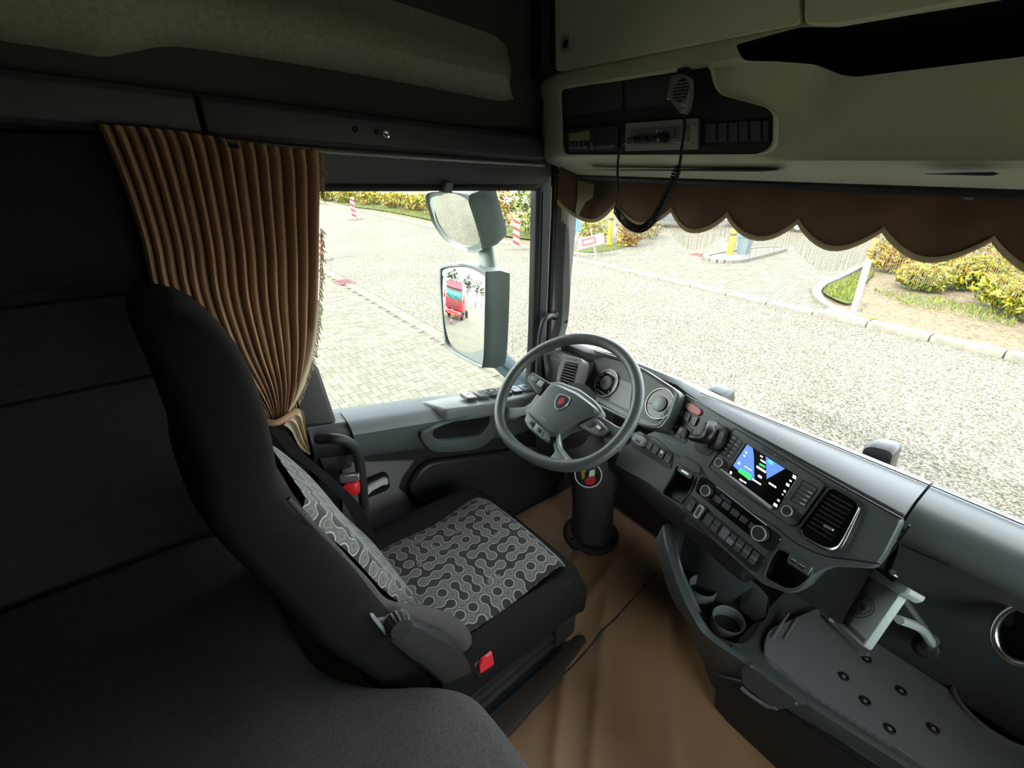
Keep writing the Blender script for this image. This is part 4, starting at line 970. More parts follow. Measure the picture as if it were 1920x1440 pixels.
for k in range(TN + 1):
    d = cl[-1] * k / TN; i = next(j for j in range(len(cl) - 1) if cl[j + 1] >= d - 1e-9); u_ = (d - cl[i]) / max(1e-9, cl[i + 1] - cl[i])
    c = ctr[i].lerp(ctr[i + 1], u_); t = (ctr[i + 1] - ctr[i]).normalized(); s = t.cross(up).normalized(); a = 2 * math.pi * k / 12; rr = .0088 * min(1, k / 12, (TN - k) / 12 + .2)
    hel.append(c + up * math.cos(a) * rr + s * math.sin(a) * rr)
MB().tube(hel, .0024, 5).obj('coiled_cord', M['black'], mic)
MB().tube(cr([hel[-1], PY(1157, 372, MYY), PY(1158, 320, MYY), PY(1160, 292, MYY), PY(1167, 272, MYY + .0), fO.w(*fo(1180, 263, .05), .05)], 8), .0033, 8).obj('cord_lower', M['black'], mic)

# ================================================================== bunk behind the seats
bp_ = [V((XL + .02, YB + .02)), V((XL + .02, -.04)), V((-.62, -.01)), V((-.47, .02)), V((-.36, .10)), V((-.28, .22)), V((-.22, .275)), V((-.10, .29)), V((.15, .29)), V((.25, .20)), V((.32, .02)), V((.5, -.05)), V((XR - .02, -.05)), V((XR - .02, YB + .02))]
bpo = rnd(bp_, .14, 5); fB = Fr((0, 0, 0), (0, 0, 1), (1, 0, 0))
bk = thing('bunk_bed', 'dark grey bunk mattress with a bulging front edge behind the seats', 'bed', (0, -.3, 0))
def ins(poly, d):
    o = []; k = len(poly)
    for i in range(k):
        a, b = poly[i - 1], poly[(i + 1) % k]; t = (b - a); t = V((-t.y, t.x)); t = t.normalized() if t.length > 0 else t
        o.append(poly[i] - t * d * -1)
    return o
ar = sum(bpo[i - 1].x * bpo[i].y - bpo[i].x * bpo[i - 1].y for i in range(len(bpo))); sg = 1 if ar > 0 else -1
MB().loft([[fB.w(*p, z) for p in ins(bpo, sg * d)] for d, z in ((.0, .40), (-.012, .412), (-.02, .44), (-.018, .49), (-.008, .525), (.012, .545), (.035, .553))]).obj('mattress', M['bunk'], bk, smooth=28)
MB().loft([[fB.w(*p, z) for p in ins(bpo, sg * .05)] for z in (0.0, .38)]).obj('bunk_base', M['dark'], bk)
# ================================================================== driver's seat
SO = V((-.63, .50, 0)); SR = R(4); fS = Fr(SO, (0, 0, 1), (math.cos(SR), math.sin(SR), 0))   # u right, v forward, n up
seat = thing('driver_seat', 'dark driver seat with a puzzle-patterned cushion behind the steering wheel', 'seat', SO)
def uvmap(o, fr, axes=(0, 1)):
    me = o.data; ul = me.uv_layers.new(name='UVMap'); ax = (fr.u, fr.v, fr.n)
    for l in me.loops:
        p = me.vertices[l.vertex_index].co - fr.O; ul.data[l.index].uv = (p.dot(ax[axes[0]]), p.dot(ax[axes[1]]))
# cushion insert: domed pad rolling down at the front
def cush(u_, v_):
    x = -.20 + .42 * u_; y = -.27 + .545 * v_
    e = min(u_, 1 - u_); z = .448 - .012 * (1 - min(1, e / .1)) ** 2 + .012 * math.sin(math.pi * u_) + .006 * math.sin(v_ * 9)
    if v_ > .82: k = (v_ - .82) / .18; z -= .075 * k ** 2.2; y -= .012 * k ** 2
    return fS.w(x, y, z)
m = MB().grid(cush, 24, 30); m.grid(lambda a, b: cush(a, b) - V((0, 0, .06)), 24, 30)
o = m.obj('cushion_insert', M['puzzle'], seat, 'grey and black puzzle-patterned fabric', smooth=60); uvmap(o, fS)
def bolster(sx, name):
    rg = []
    for k in range(15):
        v_ = k / 14; y = -.26 + .53 * v_; zt_ = (.470 if sx < 0 else .452) - .03 * v_ - (.05 * ((v_ - .8) / .2) ** 2 if v_ > .8 else 0); w_ = (.07 if sx < 0 else .052) - (.02 * ((v_ - .85) / .15) ** 2 if v_ > .85 else 0); cx = .250 if sx > 0 else -.232
        r = []
        for j in range(14):
            a = 2 * math.pi * j / 14; ca, sa = math.cos(a), math.sin(a)
            r.append(fS.w(cx + w_ * (abs(ca) ** .7) * (1 if ca > 0 else -1), y, zt_ - .075 + .075 * (abs(sa) ** .8) * (1 if sa > 0 else -1)))
        rg.append(r)
    MB().loft(rg).obj(name, M['seat'], seat, smooth=60)
bolster(1, 'cushion_bolster'); bolster(-1, 'cushion_bolster')
MB().loft([[fS.w(*p, z) for p in scl(rect(0, 0, .56, .54, .07, 4), k)] for z, k in ((.31, .93), (.34, 1.0), (.40, 1.0), (.415, .97))]).obj('cushion_base', M['seat'], seat)
sc0 = rect(.0, -.01, .50, .50, .06, 4)
for k in range(5):
    z = .29 - .045 * k
    MB().loft([[fS.w(*p, zz) for p in scl(sc0, s)] for zz, s in ((z - .014, .90), (z - .006, .965), (z + .006, .965), (z + .014, .90))]).obj('bellows_fold', M['rub'], seat)
MB().loft([[fS.w(*p, z) for p in scl(sc0, .88)] for z in (.02, .31)]).obj('suspension_cover', M['black'], seat)
MB().slab(fS, rect(0, -.02, .48, .56, .04), 0, .03, .01).obj('seat_plinth', M['black'], seat)
MB().box((.215, .225, .16), (.07, .10, .12), fS).obj('height_lever', M['dark'], seat, bevel=.015)
# backrest: shell lofted over height, patterned insert, headrest part
prof = [(.36, .27, .245, .15), (.45, .275, .255, .16), (.55, .24, .252, .16), (.70, .165, .245, .15), (.85, .115, .236, .14), (.98, .065, .222, .13), (1.06, .045, .205, .125), (1.12, .05, .185, .12), (1.20, .052, .172, .12), (1.28, .042, .160, .11), (1.335, .015, .135, .085), (1.362, -.02, .09, .04)]
pz = cr([V((b, c, d)) for a, b, c, d in prof], 3); zz_ = cr([V((a, 0, 0)) for a, *_ in prof], 3)
def bsec(i, grow=0):
    yf, hw, th = pz[i]; z = zz_[i].x; yf -= .5; r = []
    n = 26
    for j in range(n):
        a = 2 * math.pi * j / n; ca, sa = math.cos(a), math.sin(a)
        x = hw * (abs(ca) ** .55) * (1 if ca > 0 else -1); bol = .035 * min(1, abs(x / hw)) ** 3 if z < 1.0 else .01
        y = (yf - th / 2) + (th / 2) * (abs(sa) ** .6) * (1 if sa > 0 else -1) + (bol if sa > -.2 else 0)
        r.append(fS.w(x, y, z))
    return r
MB().loft([bsec(i) for i in range(len(pz))]).obj('backrest', M['seat'], seat, smooth=60)
def bins(u_, v_):
    z = .44 + .54 * v_; k = max(i for i in range(len(zz_) - 1) if zz_[i].x <= z); q_ = (z - zz_[k].x) / (zz_[k + 1].x - zz_[k].x); yf = pz[k][0] * (1 - q_) + pz[k + 1][0] * q_ - .5; e = min(u_, 1 - u_)
    d = .026 * math.sin(math.pi * v_) ** .6 + .020 - .03 * (1 - min(1, e / .15)) ** 2
    return fS.w(-.165 + .33 * u_, yf + d, z)
m = MB().grid(bins, 16, 24); m.grid(lambda a, b: fS.w((-.165 + .33 * a), (bins(a, b) - fS.O).dot(fS.v) - .07, .44 + .54 * b), 16, 24)
o = m.obj('backrest_insert', M['puzzle'], seat, 'patterned lumbar panel', smooth=60); uvmap(o, fS, (0, 2))
# near side bolster at the hip, rolling down to the cushion
XS = -.395
hb = cr([PX(540, 935, XS), PX(610, 1010, XS), PX(680, 1090, XS), PX(722, 1140, XS), PX(790, 1156, XS), PX(845, 1182, XS), PX(866, 1215, XS)], 5)
MB().tube(hb, [.004 + .030 * min(1, (k / len(hb)) ** 1.5 * 1.3) for k in range(len(hb))], 10).obj('side_bolster', M['bunk'], seat, 'grey piping-like side bolster')
# recliner cover with knob on the near side
fRc = Fr((-.345, .25, .5), (1, .0, .12), (0, 1, 0))
rc = MB().slab(fRc, rnd(fRc.pts([(684, 1153), (705, 1150), (770, 1160), (842, 1192), (880, 1240), (888, 1275), (872, 1296), (846, 1292), (770, 1240), (716, 1188)]), .03, 4), -.05, .012, .012).obj('recliner_cover', M['dark'], seat, bevel=.004)
kc = fRc.px(744, 1166, .012); kf_ = fRc.off(*kc, .010)
kn_ = MB(); nn = 36
kn_.loft([[kf_.w((r + (.0018 if j % 2 else 0)) * math.cos(2 * math.pi * j / nn), (r + (.0018 if j % 2 else 0)) * math.sin(2 * math.pi * j / nn), h) for j in range(nn)] for r, h in ((.027, 0), (.026, .02), (.022, .027), (.01, .028))])
kn_.obj('lumbar_knob', M['dark'], rc, smooth=30)
MB().slab(fRc, rnd(fRc.pts([(692, 1152), (700, 1151), (728, 1186), (722, 1190)], .014), .004), .01, .018, .002).obj('chrome_strip', M['chromegrey'], rc)
MB().lathe(fRc.off(*fRc.px(868, 1280, .012), .012), [(.008, 0), (.007, .003), (.003, .004)], 12).obj('cover_screw', M['steel'], rc)
# red buckle by the cushion
fk = Fr(PX(908, 1240, -.325), (1, 0, .5), (0, 1, 0)); bu = MB().box((-.005, -.01, -.012), (.05, .045, .022), fk).obj('belt_buckle', M['black'], seat, bevel=.005)
MB().slab(fk, rnd([(-.024, -.016), (.02, -.018), (.024, .016), (.008, .012), (-.006, .014), (-.02, .004)], .004), 0, .010, .003).obj('release_button', M['red'], bu, 'bright red release button')
# seat belt lying over the far bolster, with its rail and red knob
sb = thing('seat_belt', 'dark grey seat belt strap running down past the curtain tail', 'belt', PX(600, 900, -.93))
pa = cr([PX(520, 805, -1.0), PX(555, 848, -.96), PX(610, 895, -.9), PX(660, 945, -.86), PX(690, 1005, -.84)], 6)
MB().loft([[p + V((.0, -.022, .016)), p + V((.003, -.022, .016)), p + V((.003, .022, -.016)), p + V((0, .022, -.016))] for p in pa]).obj('strap', M['seat'], sb)
gr_ = thing('entry_rail', 'black bent grab rail beside the driver seat, red knob on it', 'rail', PX(685, 1010, -.95))
MB().tube(cr([PX(598, 824, -1.03), PX(622, 822, -.96), PX(650, 828, -.95), PX(668, 845, -.95), PX(676, 880, -.95), PX(682, 940, -.95), PX(686, 1010, -.95), PX(688, 1080, -.95)], 6), .016, 12).obj('rail_tube', M['rub'], gr_)
f = Fr(PX(658, 916, -.93), (.9, -.4, .2)); MB().loft([[f.w(*p, h) for p in rect(0, 0, .055 * k, .05 * k, .018)] for h, k in ((-.03, .9), (.0, 1.0), (.012, .85), (.016, .5))]).obj('release_knob', M['red'], gr_, 'red knob'); MB().slab(f, rect(0, .035, .06, .022, .005), -.02, .005, .003).obj('knob_clip', M['silver'], gr_)

# ================================================================== floor mat
mt = thing('floor_mat', 'brown quilted vinyl floor mat between seat and dashboard', 'mat', (0, .8, 0))
ridges = [((1070, 1150), (1040, 1440)), ((1140, 1090), (1110, 1440)), ((1255, 1150), (1262, 1440)), ((1190, 1010), (1000, 1250)), ((1075, 1060), (1110, 1000))]
rl = [(PZ(*a, .012), PZ(*b, .012)) for a, b in ridges]
sA, sB = PZ(945, 1392, .012), PZ(1232, 1072, .012)
def matz(x, y):
    p = V((x, y, 0)); z = .012
    for k, (a, b) in enumerate(rl):
        d = V((b.x - a.x, b.y - a.y, 0)); t = max(0, min(1, (p - V((a.x, a.y, 0))).dot(d) / d.length_squared)); q = V((a.x, a.y, 0)) + d * t
        z += .014 * math.exp(-((p - q).length / .020) ** 2)
    z += .004 * noise.noise(V((x * 5, y * 5, 1)))
    d = V((sB.x - sA.x, sB.y - sA.y, 0)); t = (p - V((sA.x, sA.y, 0))).dot(d) / d.length_squared; q = V((sA.x, sA.y, 0)) + d * t
    z -= .005 * math.exp(-((p - q).length / .006) ** 2)
    return z
MB().grid(lambda u_, v_: V((-1.06 + 2.12 * u_, .18 + 1.27 * v_, matz(-1.06 + 2.12 * u_, .18 + 1.27 * v_))), 150, 90).obj('mat_sheet', M['mat'], mt, smooth=180)
d = (sB - sA); n_ = int(d.length / .011)
st = MB()
for k in range(n_):
    p = sA + d * (k / n_); q = sA + d * ((k + .6) / n_); sd = V((-d.y, d.x, 0)).normalized() * .004
    for s_ in (-1, 1): st.tube([V((p.x, p.y, matz(p.x, p.y) + .0015)) + sd * s_, V((q.x, q.y, matz(q.x, q.y) + .0015)) + sd * s_], .0011, 4)
o = st.obj('stitching', M['thread'], mt, smooth=0); o['kind'] = 'stuff'
MB().tube([V((q.x, q.y, matz(q.x, q.y) + .003)) for q in [sA + (sB - sA) * (k / 40) for k in range(41)]], .0028, 6).obj('seam', M['matdark'], mt)
# darker strip of mat along the seat plinth
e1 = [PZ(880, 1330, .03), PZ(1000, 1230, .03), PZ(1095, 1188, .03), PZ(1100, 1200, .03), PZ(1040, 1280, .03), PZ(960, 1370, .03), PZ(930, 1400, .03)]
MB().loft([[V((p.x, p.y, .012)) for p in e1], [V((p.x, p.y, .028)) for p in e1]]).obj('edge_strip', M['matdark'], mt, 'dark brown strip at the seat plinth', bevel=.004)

# ================================================================== dashboard
da = thing('dashboard', 'dark blue-grey truck dashboard with instruments, screen and switches', 'dashboard', (0, 1.25, .3))
# top shelf under the windscreen
def dtop(x):
    k = max(0, min(1, (x - .14) / .08)); c = (x / 1.08) ** 2 * .13
    ce = 1.30 - c * .5
    hump = 0
    yi = 1.245 - .165 * (x + .44) if x < .2 else 1.14
    if x < -.40: yi = max(yi, min(1.30, 1.24 + (-.40 - x) * .9)); ce = 1.325; hump = -.006
    if x < -.85: ce = 1.29; yi = 1.26
    return [V((x, 1.455 - c, .765)), V((x, ce + .06, .845 + hump)), V((x, ce, .868 + hump)), V((x, min(ce - .004, max(yi + .03, 1.10)), .870 + hump)), V((x, yi, .860 + hump)), V((x, yi + .012, .84)), V((x, yi + .03, .70)), V((x, 1.455 - c, .66))]
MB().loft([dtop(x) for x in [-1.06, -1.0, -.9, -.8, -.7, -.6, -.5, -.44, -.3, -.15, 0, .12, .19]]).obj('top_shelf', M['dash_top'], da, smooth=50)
# passenger side: rolled top, hollow face
def dpass(x):
    c = (x / 1.08) ** 2 * .13
    return [V((x, 1.455 - c, .765)), V((x, 1.36 - c * .5, .845)), V((x, 1.30 - c * .5, .868)), V((x, 1.20 - c * .3, .866)), V((x, 1.155 - c * .2, .85)), V((x, 1.14, .82)), V((x, 1.16, .785)), V((x, 1.22, .74)), V((x, 1.29, .66)), V((x, 1.36, .52)), V((x, 1.40, .38)), V((x, 1.41, .24)), V((x, 1.46, .24)), V((x, 1.46, .7))]
MB().loft([dpass(x) for x in (.195, .25, .35, .5, .7, .9, 1.06)]).obj('passenger_panel', M['dash'], da, smooth=60)
MB().tube([V((x, 1.292 - (x / 1.08) ** 2 * .07, .8705)) for x in (-.4, -.2, 0, .2, .4, .7, 1.0)], .0016, 5).obj('shelf_seam', M['black'], da)
for a, b, nm in (((1706, 985), (1650, 1062), 1.139), ((1690, 1022), (1780, 1060), 1.16)):
    MB().tube([PY(*a, nm), PY((a[0] + b[0]) / 2, (a[1] + b[1]) / 2, nm), PY(*b, nm)], .0022, 5).obj('panel_seam', M['black'], da)
# centre stack
F1 = Fr(PY(1430, 890, 1.15), nrm(27, -12))
stk = rnd(F1.pts([(1282, 738), (1500, 866), (1694, 972), (1660, 1040), (1640, 1066), (1560, 1062), (1530, 1075), (1505, 1105), (1478, 1113), (1430, 1097), (1345, 1020), (1280, 955), (1215, 905), (1150, 870), (1165, 838), (1215, 812), (1246, 800)]), .014, 3)
MB().loft([[F1.w(*p, -.20) for p in scl(stk, .86)], [F1.w(*p, -.02) for p in scl(stk, 1.0)], [F1.w(*p, -.006) for p in stk], [F1.w(*p, 0) for p in scl(stk, .988)]]).obj('centre_stack', M['dash'], da, smooth=40); stack_o = bpy.data.objects['centre_stack']
def fp(name, pts, c0, c1, mat, par=None, r=.004, bev=.0015, lab=None, fr=F1):
    return MB().slab(fr, rnd(fr.pts(pts, c1), r, 3), c0, c1, bev).obj(name, mat, par or da, lab)
def seam(name, pts, fr=F1, r=.0016, c=.0005): return MB().tube(cr([fr.w(*fr.px(x, y, c), c) for x, y in pts], 5), r, 5).obj(name, M['black'], da)
seam('stack_seam', [(1180, 815), (1225, 820), (1262, 850), (1310, 878), (1335, 905), (1400, 955), (1450, 985), (1492, 1018), (1545, 1042), (1600, 1050), (1650, 1058)])
seam('stack_seam', [(1286, 741), (1400, 806), (1500, 866), (1690, 973)], r=.003)
# hazard button and switch blocks left of the screen
hz = [(1284, 760), (1289, 755), (1297, 756), (1312, 766), (1315, 773), (1310, 779), (1300, 776), (1287, 767)]
fp('hazard_button', hz, 0, .007, M['hazard'], None, .003, .002, 'red hazard light button')
fp('switch_block', [(1277, 768), (1285, 765), (1311, 780), (1302, 800), (1294, 797), (1271, 782)], 0, .002, M['black'])
for q, mm in (([(1276, 771), (1281, 769), (1277, 782), (1272, 780)], 'keylight'), ([(1284, 770), (1295, 777), (1290, 791), (1279, 785)], 'key'), ([(1299, 780), (1309, 783), (1302, 798), (1296, 795)], 'keylight')):
    s = fp('rocker_switch', q, .001, .006, M[mm], None, .002, .001)
fp('switch_symbol', [(1286, 776), (1291, 779), (1289, 784), (1284, 781)], .006, .0066, M['black'], None, .001, .0002)
fp('switch_block', [(1262, 790), (1274, 786), (1300, 806), (1285, 832), (1276, 830), (1250, 812)], 0, .002, M['black'])
for a, b in ((1262, 796), (1274, 801), (1255, 807), (1267, 814)):
    fp('rocker_switch', [(a, b - 4), (a + 9, b + 1), (a + 6, b + 8), (a - 3, b + 3)], .001, .006, M['chromegrey'], None, .002, .001)
fk2 = F1.off(*F1.px(1281, 811, .004), .004); MB().slab(fk2, rect(0, 0, .032, .030, .008), 0, .012, .004).obj('mode_knob', M['keylight'], da, bevel=.001); MB().slab(fk2, rect(.003, 0, .006, .022, .002), .012, .014, .0005).obj('knob_mark', M['black'], da)
# gear lever on its recessed base
fp('lever_recess', [(1318, 792), (1340, 787), (1358, 800), (1352, 830), (1330, 856), (1312, 850), (1300, 838), (1312, 810)], -.001, .0015, M['black'], None, .01)
gl0 = F1.w(*F1.px(1328, 826, .03), .03)
gpth = cr([F1.w(*F1.px(1336, 800, .02), .02), F1.w(*F1.px(1330, 812, .045), .045), F1.w(*F1.px(1322, 822, .05), .05), F1.w(*F1.px(1308, 822, .04), .04), F1.w(*F1.px(1296, 820, .035), .035)], 5)
gvl = MB().tube(gpth, [.022 - .012 * k / len(gpth) for k in range(len(gpth))], 12).obj('park_brake_lever', M['black'], da, 'black hand lever', smooth=60)
fp('lever_housing', [(1330, 797), (1345, 793), (1356, 803), (1350, 826), (1338, 842), (1322, 840)], .0, .035, M['dark'], None, .01, .01)
fp('lever_grip', [(1328, 800), (1340, 796), (1345, 802), (1334, 818), (1324, 814)], .034, .042, M['key'], None, .004, .003)
fp('lettering_mark', [(1250, 821), (1267, 831), (1266, 834), (1249, 824)], 0, .0008, M['keylight'], None, .001, .0002)
# infotainment unit
iu = fp('infotainment_unit', [(1378, 803), (1545, 905), (1548, 912), (1496, 985), (1478, 985), (1334, 880), (1336, 868), (1372, 808)], .0, .005, M['dash'], None, .006, .003)
seam('unit_seam', [(1378, 803), (1462, 853), (1545, 905), (1548, 914), (1522, 950), (1494, 985)]); seam('unit_seam', [(1376, 804), (1355, 838), (1334, 868), (1334, 882), (1400, 930), (1480, 984)])
scr = fp('screen', [(1398, 831), (1497, 893), (1456, 956), (1362, 887)], .004, .0058, M['gloss'], iu, .002, .0006, 'glossy screen')
def emi(n, c, s): return pm(n, (.01, .01, .01), .2, emit=(c, s))
eb, eg, ew, et = emi('screen_blue', (.10, .22, .75), .55), emi('screen_green', (.03, .75, .12), .65), emi('screen_white', (.85, .85, .85), .75), emi('screen_teal', (.1, .6, .5), .5)
zz = lambda x, y: (1340 + x * .11458, 810 + y * .11458)
def sc_(name, pts, mat, c=.0062): return MB().prism(F1, F1.pts([zz(*p) for p in pts], c), c - .0003, c).obj(name, mat, scr)
sc_('blue_field', [(530, 205), (620, 260), (640, 380), (650, 790), (560, 790), (375, 620), (300, 550)], eb); sc_('blue_field', [(835, 400), (1150, 600), (850, 770)], eb)
sc_('green_bar', [(420, 590), (610, 710), (570, 790), (380, 650)], eg, .0066); sc_('teal_icon', [(890, 440), (970, 500), (930, 545), (865, 490)], et, .0066)
for x, y, w_, h_ in ((770, 400, 40, 22), (795, 480, 80, 26), (765, 610, 150, 34), (745, 730, 60, 36), (690, 815, 140, 24), (950, 870, 120, 26), (440, 790, 60, 24), (500, 825, 34, 24), (270, 665, 30, 40), (1310, 735, 50, 50), (1245, 800, 32, 26), (1200, 865, 50, 40), (1150, 970, 32, 30), (1115, 1022, 20, 20), (1048, 1120, 36, 30), (1000, 1195, 56, 46), (520, 335, 26, 26), (490, 390, 26, 26), (405, 510, 34, 34), (550, 595, 120, 14)):
    q = [(x - w_ / 2 - h_ * .0, y - h_ / 2 - w_ * .32), (x + w_ / 2, y + w_ * .32 - h_ / 2), (x + w_ / 2 - h_ * .3, y + w_ * .32 + h_ / 2), (x - w_ / 2 - h_ * .3, y - w_ * .32 + h_ / 2)]
    sc_('icon', q, eg if (x, y) == (779, 530) else ew, .0067)
sc_('green_text', [(735, 505), (830, 560), (822, 592), (728, 535)], eg, .0067)
fp('chrome_line', [(1350, 880), (1352, 878), (1448, 950), (1445, 955)], .005, .0085, M['ring'], iu, .001, .0008, 'bright trim line')
fp('card_slit', [(1430, 838), (1450, 850), (1447, 854), (1428, 842)], .005, .0062, M['black'], iu, .001); fp('card_slit', [(1455, 853), (1475, 865), (1472, 868), (1453, 857)], .005, .006, M['dark'], iu, .001)
def grid_keys(c00, c10, c01, nu, nv, mat, tickside=None):
    for i in range(nu):
        for j in range(nv):
            g = lambda a, b: (c00[0] + (c10[0] - c00[0]) * a / nu + (c01[0] - c00[0]) * b / nv, c00[1] + (c10[1] - c00[1]) * a / nu + (c01[1] - c00[1]) * b / nv)
            e = .06; kq = fp('key', [g(i + e, j + e), g(i + 1 - e, j + e), g(i + 1 - e, j + 1 - e), g(i + e, j + 1 - e)], .004, .0085, mat, iu, .0015, .001)
            if tickside is not None and j > 0 or (tickside is not None and nu == 2 and i == 0):
                t0 = (.62, .9) if tickside else (.1, .45)
                fp('key_tick', [g(i + t0[0], j + .42), g(i + t0[1], j + .42), g(i + t0[1], j + .56), g(i + t0[0], j + .56)], .0085, .009, M['white'], kq, .0003, .0001)
fp('key_tray', [(1372, 814), (1376, 813), (1392, 824), (1391, 830), (1368, 864), (1350, 852)], .003, .0052, M['black'], iu, .003)
grid_keys((1374, 815), (1392, 827), (1352, 850), 2, 5, M['key'], 0)
fp('key_tray', [(1505, 898), (1534, 914), (1533, 920), (1510, 952), (1500, 950), (1480, 938)], .003, .0052, M['black'], iu, .003)
grid_keys((1506, 901), (1532, 916), (1482, 937), 1, 5, M['key'], 1)
def dial(x, y, r, par, c=.005, rim='ring', h=.016):
    f = F1.off(*F1.px(x, y, c + h), c); k = MB().lathe(f, [(r, 0), (r * .97, h * .8), (r * .9, h), (r * .5, h * .97)], 26).obj('dial', M['dark'], par)
    MB().ringp(f, circ(0, 0, r * .93, 26), circ(0, 0, r * .80, 26), h * .9, h * 1.06).obj('dial_ring', M[rim], k); return k
dial(1347, 867, .0135, iu); dial(1475, 958, .0145, iu)
# climate panel
cp = fp('climate_panel', [(1312, 896), (1320, 894), (1462, 1004), (1464, 1012), (1444, 1032), (1436, 1030), (1304, 922), (1305, 912)], 0, .004, M['gloss'], None, .004)
dial(1322, 920, .0175, cp, .004); dial(1422, 1000, .0215, cp, .004)
fp('climate_line', [(1342, 912), (1343, 911), (1438, 984), (1437, 986)], .004, .005, M['ring'], cp, .0005, .0003)
for k in range(5):
    a = (1336 + k * 16.5, 930 + k * 13); fp('climate_key', [(a[0] + 5, a[1] - 4), (a[0] + 18, a[1] + 6), (a[0] + 12, a[1] + 15), (a[0] - 1, a[1] + 5)], .003, .0065, M['key'], cp, .0015, .001)
fp('climate_display', [(1352, 925), (1372, 941), (1369, 946), (1349, 930)], .004, .0048, pm('dim_lcd', (.05, .055, .09), .2), cp, .001, .0003)
# lower switch row
sr = fp('switch_tray', [(1288, 930), (1296, 929), (1432, 1043), (1434, 1052), (1418, 1072), (1408, 1070), (1280, 956), (1280, 946)], 0, .003, M['black'], None, .004)
def swq(t0, t1, v0, v1):
    A, B, Cc = V((1294, 931)), V((1432, 1047)), V((1282, 951)); d = B - A; e = Cc - A
    return [tuple(A + d * t + e * v) for t, v in ((t0, v0), (t1, v0), (t1, v1), (t0, v1))]
for t0, t1, v0, v1, mm in ((.02, .09, .5, .95, 'keylight'), (.02, .09, .05, .45, 'key'), (.24, .33, .1, .95, 'key'), (.35, .42, .05, .48, 'key'), (.34, .42, .52, .95, 'key'), (.46, .55, .08, .95, 'dash_top'), (.57, .64, .05, .45, 'key'), (.56, .64, .5, .95, 'chromegrey'),
                        (.66, .74, .02, .33, 'key'), (.66, .74, .36, .66, 'keylight'), (.66, .74, .69, .98, 'key'), (.76, .84, .02, .33, 'key'), (.76, .84, .36, .66, 'keylight'), (.76, .84, .69, .98, 'key'), (.86, .94, .02, .33, 'key'), (.86, .94, .36, .66, 'keylight'), (.86, .94, .69, .98, 'key')):
    fp('rocker_switch', swq(t0, t1, v0, v1), .002, .007, M[mm], sr, .0015, .001)
q = swq(.125, .185, -.05, 1.05); o = fp('toggle', q, .002, .016, M['key'], sr, .005, .003); qq = rnd(F1.pts(q, .0165), .005, 3); MB().ringp(F1, qq, scl(qq, .72), .0145, .0175).obj('toggle_rim', M['ring'], o)
# left switch row with the light knob
lr = fp('switch_tray', [(1184, 812), (1200, 808), (1262, 852), (1258, 878), (1246, 876), (1182, 836)], 0, .003, M['black'], None, .005)
fp('light_knob', [(1182, 822), (1190, 812), (1203, 814), (1212, 824), (1203, 838), (1192, 834)], .002, .018, M['chromegrey'], lr, .006, .004); fp('knob_symbol', [(1192, 822), (1200, 827), (1198, 832), (1190, 827)], .018, .0186, M['black'], lr, .001, .0002)
for k in range(4):
    a = (1212 + k * 11.5, 826 + k * 8.2); s = fp('rocker_switch', [(a[0] + 3, a[1] - 2), (a[0] + 12, a[1] + 5), (a[0] + 5, a[1] + 19), (a[0] - 4, a[1] + 12)], .002, .008, M['key'], lr, .002, .0015)
    if k == 2: fp('switch_symbol', [(a[0] + 4, a[1] + 1), (a[0] + 9, a[1] + 4), (a[0] + 7, a[1] + 9), (a[0] + 2, a[1] + 6)], .008, .0085, M['white'], s, .0005, .0001)
# pockets with sockets
def pocket(pts, name='pocket'):
    p = rnd(F1.pts(pts), .01, 3); cut(stack_o, MB().prism(F1, p, -.055, .04), M['black']); MB().ringp(F1, scl(p, 1.06), p, -.002, .005).obj('pocket_rim', M['dash'], da, bevel=.001)
pocket([(1262, 892), (1272, 872), (1305, 893), (1298, 915), (1276, 945), (1242, 925)])
fp('socket_cover', [(1272, 858), (1284, 854), (1310, 872), (1308, 886), (1302, 888), (1270, 868)], 0, .012, M['dash'], None, .006, .004)
so_ = fp('socket', [(1272, 872), (1298, 888), (1293, 898), (1269, 882)], -.05, .008, M['key'], None, .003); fp('socket_slot', [(1278, 880), (1291, 888), (1290, 891), (1277, 883)], .008, .0086, M['silver'], so_, .0005, .0002)
pocket([(1448, 1045), (1462, 1028), (1524, 1066), (1520, 1082), (1496, 1102), (1476, 1104), (1434, 1082)])
so_ = fp('usb_socket', [(1480, 1036), (1524, 1064), (1514, 1080), (1474, 1054)], -.05, .010, M['dash'], None, .004, .002)
for a in ((1484, 1046), (1499, 1056)): fp('usb_port', [(a[0], a[1]), (a[0] + 10, a[1] + 6), (a[0] + 7, a[1] + 12), (a[0] - 3, a[1] + 6)], .010, .0105, M['black'], so_, .001, .0002); fp('port_edge', [(a[0], a[1]), (a[0] + 10, a[1] + 6), (a[0] + 9, a[1] + 8), (a[0] - 1, a[1] + 2)], .0105, .011, M['silver'], so_, .0003, .0001)
